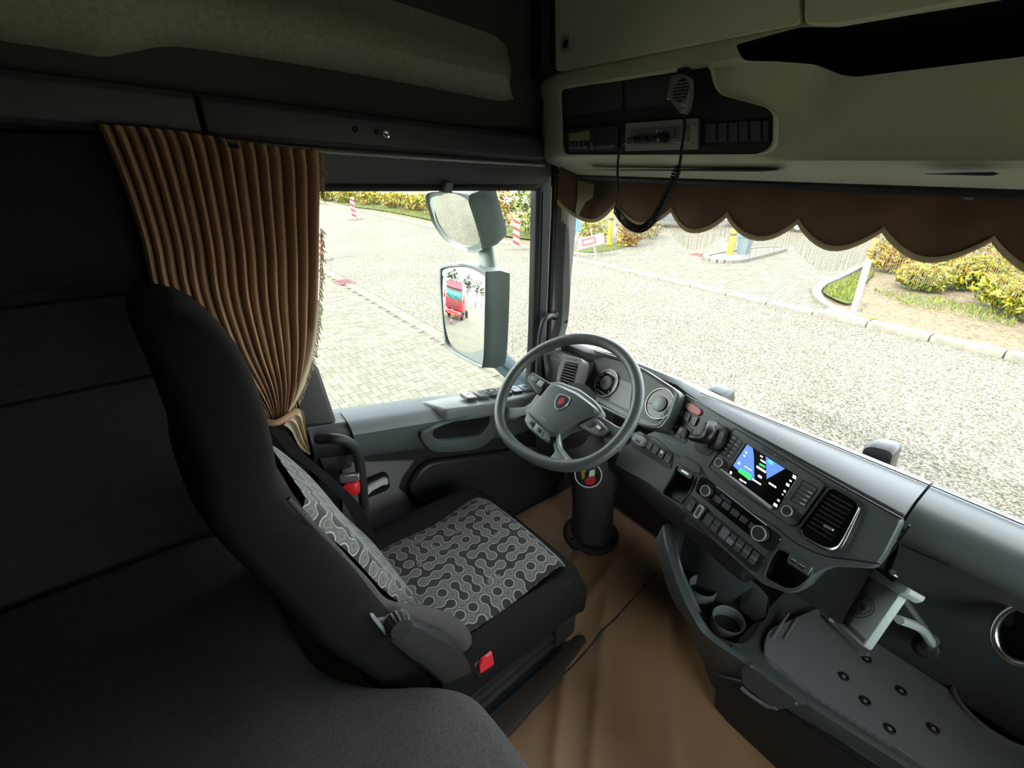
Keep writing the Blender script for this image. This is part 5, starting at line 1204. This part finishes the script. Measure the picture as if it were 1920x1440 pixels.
# round air vent on the right with chrome surround and slats
vo = F1.pts([(1556, 914), (1566, 912), (1612, 938), (1616, 950), (1578, 1028), (1566, 1034), (1548, 1032), (1506, 1006), (1498, 994), (1502, 986)]); vo = rnd(vo, .012, 3)
vt = MB().prism(F1, scl(vo, .93), .0005, .003).obj('air_vent', M['gloss'], da)
MB().ringp(F1, vo, scl(vo, .93), -.002, .010).obj('vent_bezel', M['dark'], vt)
ch = cr([F1.w(*F1.px(x, y, .009), .009) for x, y in ((1503, 993), (1508, 1006), (1530, 1020), (1550, 1029), (1566, 1030), (1578, 1020), (1596, 986), (1612, 952))], 5)
MB().tube(ch, [.0015 + .0035 * math.sin(math.pi * (k + 1) / (len(ch) + 1)) for k in range(len(ch))], 8).obj('vent_chrome', M['chrome'], vt)
for k in range(9):
    t = (k + .7) / 9.6; a = V((1558, 920)).lerp(V((1508, 990)), t); b = V((1606, 946)).lerp(V((1560, 1022)), t)
    a2, b2 = [F1.w(*F1.px(q.x, q.y, .003), .003) for q in (a.lerp(b, .06), a.lerp(b, .94))]
    MB().loft([[p - F1.v * .003, p - F1.v * .001 + F1.n * .007, p + F1.v * .001 + F1.n * .007, p + F1.v * .001] for p in (a2, b2)]).obj('slat', M['dark'], vt)
fp('vent_tab', [(1545, 982), (1563, 992), (1561, 996), (1543, 987)], .008, .014, M['silver'], vt, .002, .001)
# instrument binnacle
F2 = Fr(PY(1240, 765, 1.21), nrm(33, -9))
bo = rnd(F2.pts([(1092, 664), (1118, 660), (1160, 672), (1215, 697), (1272, 734), (1277, 744), (1262, 785), (1246, 806), (1222, 804), (1180, 790), (1120, 760), (1085, 738), (1078, 712)]), .012, 3)
bi = [c + (p - c) * .94 for c in [sum(bo, V((0, 0))) / len(bo)] for p in bo]
MB().loft([[F2.w(*p, -.16) for p in scl(bo, .97)], [F2.w(*p, .0) for p in scl(bo, 1.03)], [F2.w(*p, .018) for p in scl(bo, 1.02)], [F2.w(*p, .022) for p in bo], [F2.w(*p, .018) for p in bi], [F2.w(*p, .0) for p in scl(bi, .97)]], caps=True).obj('binnacle', M['dash'], da, smooth=40)
cf = MB().prism(F2, scl(bi, .965), .0, .0015).obj('instrument_face', M['dark'], da)
MB().tube([F2.w(*p, .020) for p in bi[len(bi) // 2:-3]], .003, 6).obj('binnacle_edge', M['chromegrey'], da)
fp('info_display', [(1155, 708), (1186, 720), (1180, 770), (1142, 752)], .0012, .003, M['keylight'], cf, .004, .001, 'pale display between the gauges', fr=F2)
fp('lower_band', [(1110, 738), (1180, 776), (1230, 796), (1228, 801), (1178, 784), (1106, 744)], .0012, .004, M['dash_top'], cf, .003, .001, fr=F2)
def gauge(x, y, r):
    f = F2.off(*F2.px(x, y, .006), .0015); g = MB().lathe(f, [(r, 0), (r, .006), (r * .96, .006), (r * .94, .004)], 32).obj('gauge', M['gloss'], cf)
    MB().ringp(f, circ(0, 0, r * 1.02, 32), circ(0, 0, r * .97, 32), 0, .008).obj('gauge_ring', M['steel'], g)
    MB().lathe(f, [(r * .50, .004), (r * .50, .010), (r * .44, .012)], 28).obj('gauge_hub', M['chromegrey'], g)
    for k in range(25):
        a = R(215 - 250 * k / 24); big = k % 3 == 0; r0 = r * (.70 if big else .80)
        q = [(r0 * math.cos(a) - .0008 * math.sin(a), r0 * math.sin(a) + .0008 * math.cos(a)), (r * .9 * math.cos(a) - .0008 * math.sin(a), r * .9 * math.sin(a) + .0008 * math.cos(a)), (r * .9 * math.cos(a) + .0008 * math.sin(a), r * .9 * math.sin(a) - .0008 * math.cos(a)), (r0 * math.cos(a) + .0008 * math.sin(a), r0 * math.sin(a) - .0008 * math.cos(a))]
        MB().prism(f, q, .0042, .0052).obj('tick', M['white'], g)
    a = R(205); MB().prism(f, [(r * .45 * math.cos(a) - .002, r * .45 * math.sin(a)), (r * .85 * math.cos(a), r * .85 * math.sin(a) - .001), (r * .85 * math.cos(a), r * .85 * math.sin(a) + .001), (r * .45 * math.cos(a) + .002, r * .45 * math.sin(a) + .002)], .0055, .007).obj('needle', M['red'], g)
    for k in range(6):
        fx = -.4 + .16 * k; MB().box((r * fx, -r * .74, .005), (.004, .003, .002), f).obj('warning_lamp', M['white'], g)
gauge(1137, 718, .054); gauge(1237, 757, .054)
# left air vent panel
F3 = Fr(PY(1066, 698, 1.14), nrm(32, 8))
lv = fp('left_vent_panel', [(1056, 664), (1088, 671), (1092, 678), (1080, 728), (1066, 726), (1042, 716), (1046, 690)], -.05, .006, M['pillar'], None, .008, .004, fr=F3)
fp('vent_opening', [(1060, 678), (1084, 682), (1074, 724), (1048, 714)], .005, .008, M['gloss'], lv, .004, fr=F3); fp('vent_thumbwheel', [(1063, 669), (1080, 673), (1079, 676), (1062, 672)], .006, .010, M['keylight'], lv, .002, fr=F3)
for k in range(7):
    t = (k + .5) / 7; a = V((1060, 679)).lerp(V((1049, 713)), t); b = V((1083, 683)).lerp(V((1074, 722)), t)
    a2, b2 = [F3.w(*F3.px(q.x, q.y, .008), .008) for q in (a, b)]
    MB().loft([[p - F3.v * .0025, p + F3.n * .006, p + F3.v * .002 + F3.n * .006, p + F3.v * .001] for p in (a2, b2)]).obj('slat', M['pillar'], lv)
MB().loft([[V((x, y, z)) for y, z in ((1.15, .84), (1.44, .80), (1.44, .40), (1.26, .42), (1.2, .55))] for x in (-1.05, -.95, -.86)]).obj('side_dash', M['dash'], da, bevel=.02)
# knee panel under the stack
MB().loft([[V((x, y + (x + .5) * -.16, z)) for y, z in ((1.16, .60), (1.13, .56), (1.12, .50), (1.20, .42), (1.42, .40), (1.42, .62))] for x in (-.70, -.5, -.35, -.2, -.05)]).obj('knee_panel', M['dark'], da, bevel=.02)
MB().loft([[V((x, y, z)) for y, z in ((1.06, .56), (1.20, .50), (1.40, .45), (1.44, .7), (1.16, .7))] for x in (-.25, 0, .18)]).obj('stack_underside', M['dark'], da)
# wiper and the black pods outside under the glass
wi = thing('wiper', 'black windscreen wiper blade at the right end of the glass foot', 'wiper', PY(1920, 985, 1.50)); MB().tube([PY(1790, 962, 1.50), PY(1850, 975, 1.50), PY(2000, 1030, 1.50)], .010, 8).obj('blade', M['rub'], wi); MB().tube([PY(1820, 957, 1.53), PY(2000, 1010, 1.53)], .007, 8).obj('arm', M['black'], wi)
def podd(pts, y, th, label):
    f = Fr((0, y, .8), (0, -1, 0), (1, 0, 0)); p = rnd(f.pts(pts), .03, 4); t = thing('outer_pod', label, 'pod', f.w(*f.px(*pts[-1]), -.05))
    MB().loft([[f.w(*q, -th) for q in scl(p, .8)], [f.w(*q, -th * .8) for q in scl(p, .97)], [f.w(*q, -.01) for q in p], [f.w(*q, 0) for q in scl(p, .92)]]).obj('pod_shell', M['dark'], t); MB().prism(f, scl(p, .72), .0, .003).obj('pod_face', M['black'], t)
podd([(1618, 838), (1632, 833), (1668, 842), (1677, 850), (1660, 910), (1650, 960), (1590, 930), (1606, 880)], 1.56, .09, 'tall black rounded pod outside below the windscreen, right of centre')
podd([(1318, 731), (1330, 728), (1356, 740), (1358, 752), (1356, 800), (1310, 790)], 1.56, .09, 'small black rounded pod outside the glass near the instruments')

# ================================================================== centre tray and cup holder console
tr_ = thing('storage_console', 'low dark console with cup holders, drawer and open tray', 'console', (.3, 1.2, 0))
rim = [PZ(1243, 985, .42), PZ(1250, 1030, .39), PZ(1270, 1095, .35), PZ(1300, 1160, .31), PZ(1328, 1196, .285), PZ(1396, 1243, .275), PZ(1509, 1319, .285), PZ(1700, 1440, .29), V((.62, 1.09, .29)), V((1.0, 1.12, .29))]
bot = [PZ(1230, 1010, .38), PZ(1237, 1055, .33), PZ(1262, 1115, .24), PZ(1292, 1180, .15), PZ(1318, 1240, .06), PZ(1345, 1300, .02), V((.19, 1.025, .02)), V((.40, 1.06, .02)), V((.62, 1.10, .02)), V((1.0, 1.13, .02))]
rg = []
for a, b in zip(cr(rim, 4), cr(bot, 4)):
    i_ = a + V((.012, .022, .002)); rg.append([i_ + V((.006, .012, -.03)), i_, a.lerp(i_, .3) + V((0, 0, .003)), a, a.lerp(b, .15), b, b + V((.05, .05, 0))])
MB().loft(rg, closed=False).obj('outer_wall', M['dash'], tr_, smooth=50)
fT = Fr((0, 0, .262), (0, 0, 1), (1, 0, 0))
tp = [fT.px(*q) for q in ((1440, 1180), (1433, 1212), (1440, 1235), (1520, 1295), (1700, 1412))] + [(.62, 1.12), (1.0, 1.15), (1.0, 1.40), (.08, 1.40), (.05, 1.30)]
ty = MB().slab(fT, rnd([V(q) for q in tp], .03, 3), -.03, .0, .004).obj('tray_mat', M['tray'], tr_, 'dotted grey-blue rubber tray liner')
tq = [V((-.02, 1.03, .245)), V((1.06, 1.08, .245)), V((1.06, 1.44, .245)), V((-.02, 1.44, .245))]; tf_ = MB().loft([[p - V((0, 0, .012)) for p in tq], tq]).obj('tray_floor', M['dash'], tr_, smooth=0)
fT2 = fT.off(0, 0, .0)
for x, y in ((1582, 1269), (1690, 1296), (1622, 1315), (1668, 1367), (1750, 1367), (1625, 1236)):
    f = fT.off(*fT.px(x, y), 0); s = MB().lathe(f, [(.0125, -.002), (.0125, .003), (.0095, .0045), (.008, .001)], 20).obj('eyelet', M['black'], tr_); MB().lathe(f, [(.005, .0), (.0045, .002), (.002, .0025)], 12).obj('eyelet_screw', M['chromegrey'], s)
for a, b, r in (((1478, 1150), (1448, 1198), .004), ((1495, 1158), (1470, 1200), .003)): MB().tube([PZ(*a, .265), PZ(*b, .265)], r, 8).obj('tray_rib', M['dash_top'], tr_)
# oval cup recess at the right
f = fT.off(*fT.px(1872, 1340), .0); ov = circ(0, 0, .085, 30, .07)
MB().ringp(f, scl(ov, 1.12), ov, -.01, .012).obj('cup_ring', M['dash_top'], tr_, bevel=.004); cut(ty, MB().prism(f, scl(ov, .99), -.08, .05), M['black']); cut(tf_, MB().prism(f, scl(ov, .99), -.08, .05), M['black']); MB().loft([[f.w(*p, h) for p in scl(ov, k)] for h, k in ((.0, 1.0), (-.10, .9), (-.10, .02))], caps=False).obj('cup_recess', M['black'], tr_, smooth=50)
# left well with the two cup holders
well = [PZ(1252, 990, .40), PZ(1264, 1045, .37), PZ(1290, 1110, .325), PZ(1330, 1180, .285), PZ(1375, 1205, .272), PZ(1410, 1200, .27), PZ(1436, 1160, .27), PZ(1440, 1120, .30), PZ(1400, 1080, .36), PZ(1330, 1020, .40), PZ(1285, 965, .42)]
wc = cr(well, 3, True); wcent = sum(wc, V((0, 0, 0))) / len(wc)
MB().loft([wc, [p.lerp(V((wcent.x, wcent.y, p.z)), .08) - V((0, 0, .03)) for p in wc], [V((p.x, p.y, 0)).lerp(V((wcent.x, wcent.y, 0)), .10) + V((0, 0, .20)) for p in wc]], caps=False).obj('cup_well', M['dash'], tr_, smooth=50)
for x, y, r in ((1318, 1100, .040), (1366, 1162, .044)):
    c = PZ(x, y, .235); f = Fr(c, (0, 0, 1), (1, 0, 0))
    MB().lathe(f, [(r, -.10), (r, 0), (r * 1.10, .006), (r * 1.14, .0), (r * 1.14, -.10)], 30, caps=False).obj('cup_holder', M['dash_top'], tr_, smooth=50)
    MB().lathe(f, [(.0005, -.035), (r * 1.0, -.035)], 30, caps=False).obj('cup_floor', M['gloss'], tr_)
MB().add([V((p.x, p.y, 0)).lerp(V((wcent.x, wcent.y, 0)), .09) + V((0, 0, .201)) for p in wc], [tuple(range(len(wc)))]).obj('well_floor', M['dark'], tr_)
MB().lathe(Fr(PZ(1358, 1057, .34), (-.3, -.5, .8)), [(.014, -.01), (.014, .004), (.010, .006)], 16).obj('power_socket', M['black'], tr_)
MB().loft([rim_ for rim_ in ([p + V((0, 0, .0)) for p in (PZ(1412, 1098, .33), PZ(1438, 1125, .31), PZ(1436, 1155, .28), PZ(1405, 1130, .29))], [p + V((-.02, -.01, -.04)) for p in (PZ(1412, 1098, .33), PZ(1438, 1125, .31), PZ(1436, 1155, .28), PZ(1405, 1130, .29))])]).obj('phone_slot', M['dark'], tr_)
# drawer front with pull
fDr = Fr((.3, 1.025, .15), (-.0, -1, .05), (1, .12, 0))
dr = MB().slab(fDr, [V(q) for q in fDr.pts([(1347, 1262), (1390, 1272), (1700, 1478), (1900, 1600), (1900, 1760), (1420, 1420), (1341, 1318)])], -.01, .012, .004).obj('drawer', M['dark'], tr_, bevel=.003)
pl_ = fDr.pts([(1388, 1252), (1406, 1246), (1470, 1292), (1510, 1322), (1470, 1330), (1452, 1332), (1392, 1284)], .02)
MB().slab(fDr, rnd(pl_, .01, 3), .006, .022, .005).obj('drawer_pull', M['dash'], dr); MB().tube([fDr.w(*fDr.px(x, y, .02), .02) for x, y in ((1390, 1290), (1410, 1306), (1440, 1325), (1456, 1327))], .006, 8).obj('pull_lip', M['dash_top'], dr)
MB().tube([fDr.w(*fDr.px(x, y, .014), .014) for x, y in ((1440, 1310), (1560, 1392), (1640, 1445))], .0025, 6).obj('drawer_seam', M['black'], dr)
MB().lathe(fDr.off(*fDr.px(1494, 1318, .02), .02), [(.004, 0), (.003, .003)], 10).obj('drawer_screw', M['silver'], dr)
# chrome-edged door pull at the far right of the dash
f = Fr(PY(1925, 1190, 1.26), (-.4, -1, .2)); ov = circ(0, 0, .045, 28, .07); MB().tube([f.w(*p, .004) for p in ov], .008, 10, closed=True).obj('chrome_ring', M['chrome'], da); MB().prism(f, ov, -.004, .002).obj('ring_recess', M['gloss'], da)

# ================================================================== phone holder on its arm
hn = nrm(25, -52); fP = Fr(PY(1620, 1140, 1.10), hn)
ph = thing('tablet_holder', 'grey plastic device holder with a shield crest on an arm over the tray', 'holder', PZ(1735, 1212, .27))
plate = rnd(fP.pts([(1616, 1070), (1688, 1114), (1619, 1214), (1557, 1159)]), .008, 3)
pb = MB().slab(fP, plate, -.018, 0, .002).obj('back_plate', M['holder'], ph)
MB().prism(fP, fP.pts([(1561, 1151), (1566, 1147), (1623, 1198), (1618, 1206)], .001), 0, .001).obj('plate_groove', M['holder_dk'], pb)
def hpz(name, pts, c0, c1, mat, par=None, r=.003, bev=.002): return MB().slab(fP, rnd(fP.pts(pts, c1), r, 3), c0, c1, bev).obj(name, mat, par or ph)
hpz('top_clamp', [(1609, 1060), (1622, 1057), (1706, 1103), (1700, 1112), (1686, 1115), (1612, 1070)], -.02, .018, M['holder'], None, .004, .004)
hpz('clamp_slot', [(1634, 1062), (1642, 1061), (1682, 1085), (1672, 1091)], .0185, .0195, M['black'])
hpz('clamp_tab', [(1664, 1068), (1672, 1066), (1676, 1078), (1668, 1080)], .005, .016, M['silver'])
MB().tube([fP.w(*fP.px(1540, 1155, .012), .012), fP.w(*fP.px(1580, 1195, .012), .012), fP.w(*fP.px(1612, 1226, .012), .012), fP.w(*fP.px(1628, 1226, .006), .006)], .0045, 8).obj('bottom_lip', M['holder_dk'], ph)
hpz('side_stub', [(1533, 1147), (1540, 1146), (1555, 1156), (1551, 1163)], -.005, .012, M['silver'])
# shield crest, engraved lines
cc = fP.px(1617, 1139, .001); fc2 = fP.off(*cc, .0008)
shd = cr([V(p) for p in ((0, .030), (.013, .026), (.024, .020), (.024, .0), (.016, -.018), (0, -.032), (-.016, -.018), (-.024, 0), (-.024, .020), (-.013, .026))], 4, True)
MB().tube([fc2.w(*p, 0) for p in shd], .0009, 5, closed=True).obj('crest_outline', M['holder_dk'], pb); MB().tube([fc2.w(*p, 0) for p in scl(shd, .72)], .0007, 5, closed=True).obj('crest_outline', M['holder_dk'], pb)
stp = []
for k in range(10): rr = .011 if k % 2 == 0 else .005; stp.append(V((rr * math.sin(k * math.pi / 5), rr * math.cos(k * math.pi / 5))))
MB().prism(fc2, stp, 0, .0006).obj('crest_figure', M['holder_dk'], pb)
# arm links and base on the tray
A = fP.w(*fP.px(1690, 1118, -.02), -.02); B = PY(1750, 1200, 1.27); Cx = fP.w(*fP.px(1686, 1162, -.03), -.03)
MB().tube([A, B], .007, 6).obj('upper_link', M['silver'], ph); MB().tube(cr([Cx, Cx.lerp(B, .55) + V((0, 0, .01)), B + V((0, 0, -.012))], 5), [.010] * 11, 8).obj('lower_link', M['holder'], ph)
fB2 = Fr(PY(1735, 1214, 1.33), (0, -1, .55)); MB().tube([B, fB2.w(0, 0, .0)], .013, 10).obj('joint', M['holder_dk'], ph); MB().lathe(fB2, [(.028, -.05), (.028, .006), (.02, .012), (.015, .03)], 22).obj('base', M['dark'], ph)

# ================================================================== steering column and wheel
WC = pl(1061, 753, (-.58, 0, 0), V((1, 0, 0))); wn_ = nrm(50, 11); fW = Fr(WC, wn_)
col_ = thing('steering_column', 'dark steering column boot on the floor with a round sticker', 'column', PZ(1108, 1004, .02))
cb_ = PZ(1108, 1000, .02); ct = V((cb_.x + .02, cb_.y - .06, .50)); fcb = Fr(cb_, (0, 0, 1), (1, 0, 0))
MB().lathe(fcb, [(.125, -.008), (.125, .006), (.115, .014), (.085, .018)], 30).obj('base_flange', M['dark'], col_)
for a in (200, 260, 320): MB().lathe(fcb.off(.105 * math.cos(R(a)), .105 * math.sin(R(a)), .012), [(.008, 0), (.008, .006), (.005, .008)], 6).obj('flange_bolt', M['black'], col_)
rg = []
for k, (z, r, dy) in enumerate(((.015, .088, 0), (.08, .084, -.004), (.20, .082, -.015), (.30, .085, -.03), (.36, .092, -.04), (.40, .100, -.05), (.46, .098, -.07), (.56, .080, -.12), (.66, .060, -.20))):
    rg.append([V((cb_.x + .012 * k / 3 + 1.12 * r * math.cos(2 * math.pi * j / 24), cb_.y + dy + r * 1.05 * math.sin(2 * math.pi * j / 24), z)) for j in range(24)])
MB().loft(rg).obj('column_boot', M['trim'], col_, smooth=50)
MB().tube([V((cb_.x + .03, cb_.y - .18, .62)), WC - wn_ * .06], [.05, .055], 16).obj('column_tube', M['black'], col_)
MB().tube([WC - wn_ * .12, WC - wn_ * .035], [.075, .085], 20).obj('column_shroud', M['dark'], col_)
# round sticker on the front of the boot
_bc = V((cb_.x + .05, cb_.y - .05, .43)); _bd = (CAM - _bc); _bd.z = .45; _bd.normalize(); fSt = Fr(pl(1103, 890, _bc + _bd * .125, _bd), _bd)
dsk = circ(0, 0, .052, 30); stk_ = MB().slab(fSt, dsk, -.004, .001, .0005).obj('sticker', M['black'], col_, 'round sticker with white rim, yellow figure and red foot'); MB().ringp(fSt, dsk, circ(0, 0, .048, 30), .001, .002).obj('sticker_rim', M['white'], stk_); 
def stp_(n, pts, mat): MB().prism(fSt, [V(p) for p in pts], .001, .0018).obj(n, mat, stk_)
stp_('yellow_figure', [(-.03, .012), (-.022, .022), (-.012, .024), (-.008, .014), (-.014, .004), (-.012, -.014), (-.02, -.022), (-.024, -.006)], M['yellow']); stp_('white_sail', [(.006, .028), (.022, .036), (.024, .0), (.002, -.008)], M['white']); stp_('pink_band', [(.002, -.009), (.024, -.001), (.030, -.02), (-.008, -.02)], M['hazard']); stp_('red_foot', [(-.012, -.022), (.030, -.022), (.020, -.038), (-.004, -.040)], M['red'])
sw = thing('steering_wheel', 'dark leather steering wheel with crest badge and spoke buttons', 'steering wheel', WC - V((0, 0, .2)))
Rr = .218; up2 = fW.px(1150, 655); 
rim_ = []
ang0 = 0
for k in range(72):
    a = 2 * math.pi * k / 72; x, y = Rr * math.cos(a), Rr * math.sin(a)
    if y < 0: y *= 1 - .10 * max(0, -math.sin(a)) ** 3; x *= 1 + .02 * math.sin(-a) ** 2
    rim_.append(fW.w(x, y, .012))
MB().tube(rim_, .0175, 14, closed=True).obj('rim', M['dash'], sw, smooth=180)
def wp_(name, pts, c0, c1, mat, par=None, r=.01, bev=.004, lab=None): return MB().slab(fW, rnd(fW.pts(pts, c1), r, 4), c0, c1, bev).obj(name, mat, par or sw, lab, bevel=.0015)
spoke = lambda n, pts: wp_(n, pts, -.012, .004, M['dash_top'], None, .008, .004)
spoke('spoke', [(1000, 752), (1006, 772), (968, 785), (941, 786), (938, 762), (960, 764), (985, 762)])
spoke('spoke', [(1112, 775), (1135, 785), (1160, 800), (1184, 806), (1168, 832), (1150, 840), (1132, 822), (1105, 800)])
spoke('spoke', [(1030, 810), (1050, 806), (1052, 845), (1075, 866), (1070, 880), (1020, 876), (1030, 858), (1040, 846)])
lp = [fW.w(*fW.px(x, y, .006), .006) for x, y in ((1112, 778), (1095, 786), (1078, 795), (1056, 806), (1049, 818), (1051, 838), (1058, 850), (1070, 864), (1082, 872))]
MB().tube(cr([p + wn_ * .006 for p in lp], 4), .0065, 8).obj('spoke_trim', M['silver'], sw, 'satin edge of the lower spokes')
hub = wp_('hub_pad', [(1029, 717), (1046, 719), (1080, 733), (1108, 754), (1124, 769), (1102, 778), (1066, 798), (1035, 818), (1012, 800), (986, 774), (1010, 741)], -.01, .030, M['dash'], None, .014, .010, 'airbag pad')
wp_('hub_shroud', [(1022, 716), (1046, 714), (1086, 728), (1116, 750), (1132, 770), (1120, 786), (1060, 806), (1036, 824), (1005, 800), (980, 775), (1002, 742)], -.03, .006, M['dash_top'], None, .016, .006)
b1 = wp_('button_pod', [(988, 704), (998, 700), (1028, 715), (1013, 741), (1004, 736), (988, 716)], -.005, .014, M['dark'], None, .006, .004)
b2 = wp_('button_pod', [(987, 776), (993, 776), (1030, 810), (1027, 824), (1018, 824), (990, 802), (982, 786)], -.005, .022, M['dash_top'], None, .006, .004)
b3 = wp_('button_pod', [(1082, 797), (1110, 781), (1124, 787), (1141, 805), (1133, 815), (1116, 815), (1098, 806)], -.005, .016, M['dash_top'], None, .006, .004)
def wk(par, c, pts, mat): wp_('spoke_button', pts, c, c + .004, mat, par, .002, .001)
wk(b1, .013, [(994, 706), (1001, 704), (1010, 709), (1004, 717), (996, 713)], M['keylight']); wk(b1, .013, [(1011, 711), (1021, 716), (1015, 727), (1005, 720)], M['chromegrey'])
wk(b2, .021, [(992, 783), (1002, 791), (997, 800), (988, 790)], M['keylight']); wk(b2, .021, [(1005, 793), (1020, 806), (1014, 818), (1000, 803)], M['chromegrey']); wk(b2, .0255, [(995, 788), (999, 791), (996, 796), (992, 792)], M['black']); wk(b2, .0255, [(1008, 799), (1014, 804), (1010, 811), (1005, 806)], M['black'])
wk(b3, .015, [(1097, 796), (1110, 787), (1116, 793), (1104, 802)], M['key']); wk(b3, .015, [(1114, 797), (1122, 791), (1134, 803), (1122, 810)], M['key']); wk(b3, .0195, [(1117, 799), (1121, 796), (1127, 802), (1122, 805)], M['white'])
# crest badge: silver-rimmed shield with a red crowned head
fE = fW.off(*fW.px(1053, 754, .03), .030)
e_sh = cr([V(p) for p in ((-.018, .016), (0, .021), (.018, .016), (.018, -.004), (.010, -.018), (0, -.024), (-.010, -.018), (-.018, -.004))], 4, True)
bd = MB().slab(fE, scl(e_sh, 1.18), 0, .003, .001).obj('badge', M['silver'], hub, 'shield badge'); MB().slab(fE, e_sh, .003, .0042, .0006).obj('badge_field', pm('badge_blue', (.02, .03, .07), .3), bd)
MB().slab(fE, cr([V(p) for p in ((-.008, .008), (-.002, .010), (.004, .013), (.008, .006), (.010, -.002), (.004, -.010), (-.006, -.012), (-.009, -.002))], 3, True), .0042, .0056, .0006).obj('badge_figure', M['hazard'], bd)
for k in range(3): MB().box((-.004 + .005 * k, .0135, .005), (.002, .004, .0015), fE).obj('badge_crown', M['hazard'], bd)
wp_('embossing', [(1015, 781), (1024, 789), (1023, 791), (1014, 783)], .030, .0306, M['dash_top'], hub, .001, .0002)
# column stalks
MB().tube([WC - wn_ * .05 + fW.u * -.05 + fW.v * .03, WC - wn_ * .05 + fW.u * -.20 + fW.v * .06], [.012, .009], 10).obj('stalk', M['dark'], col_); MB().tube([WC - wn_ * .05 + fW.u * .06, WC - wn_ * .045 + fW.u * .17 + fW.v * -.03], [.014, .010], 10).obj('stalk', M['dash'], col_)
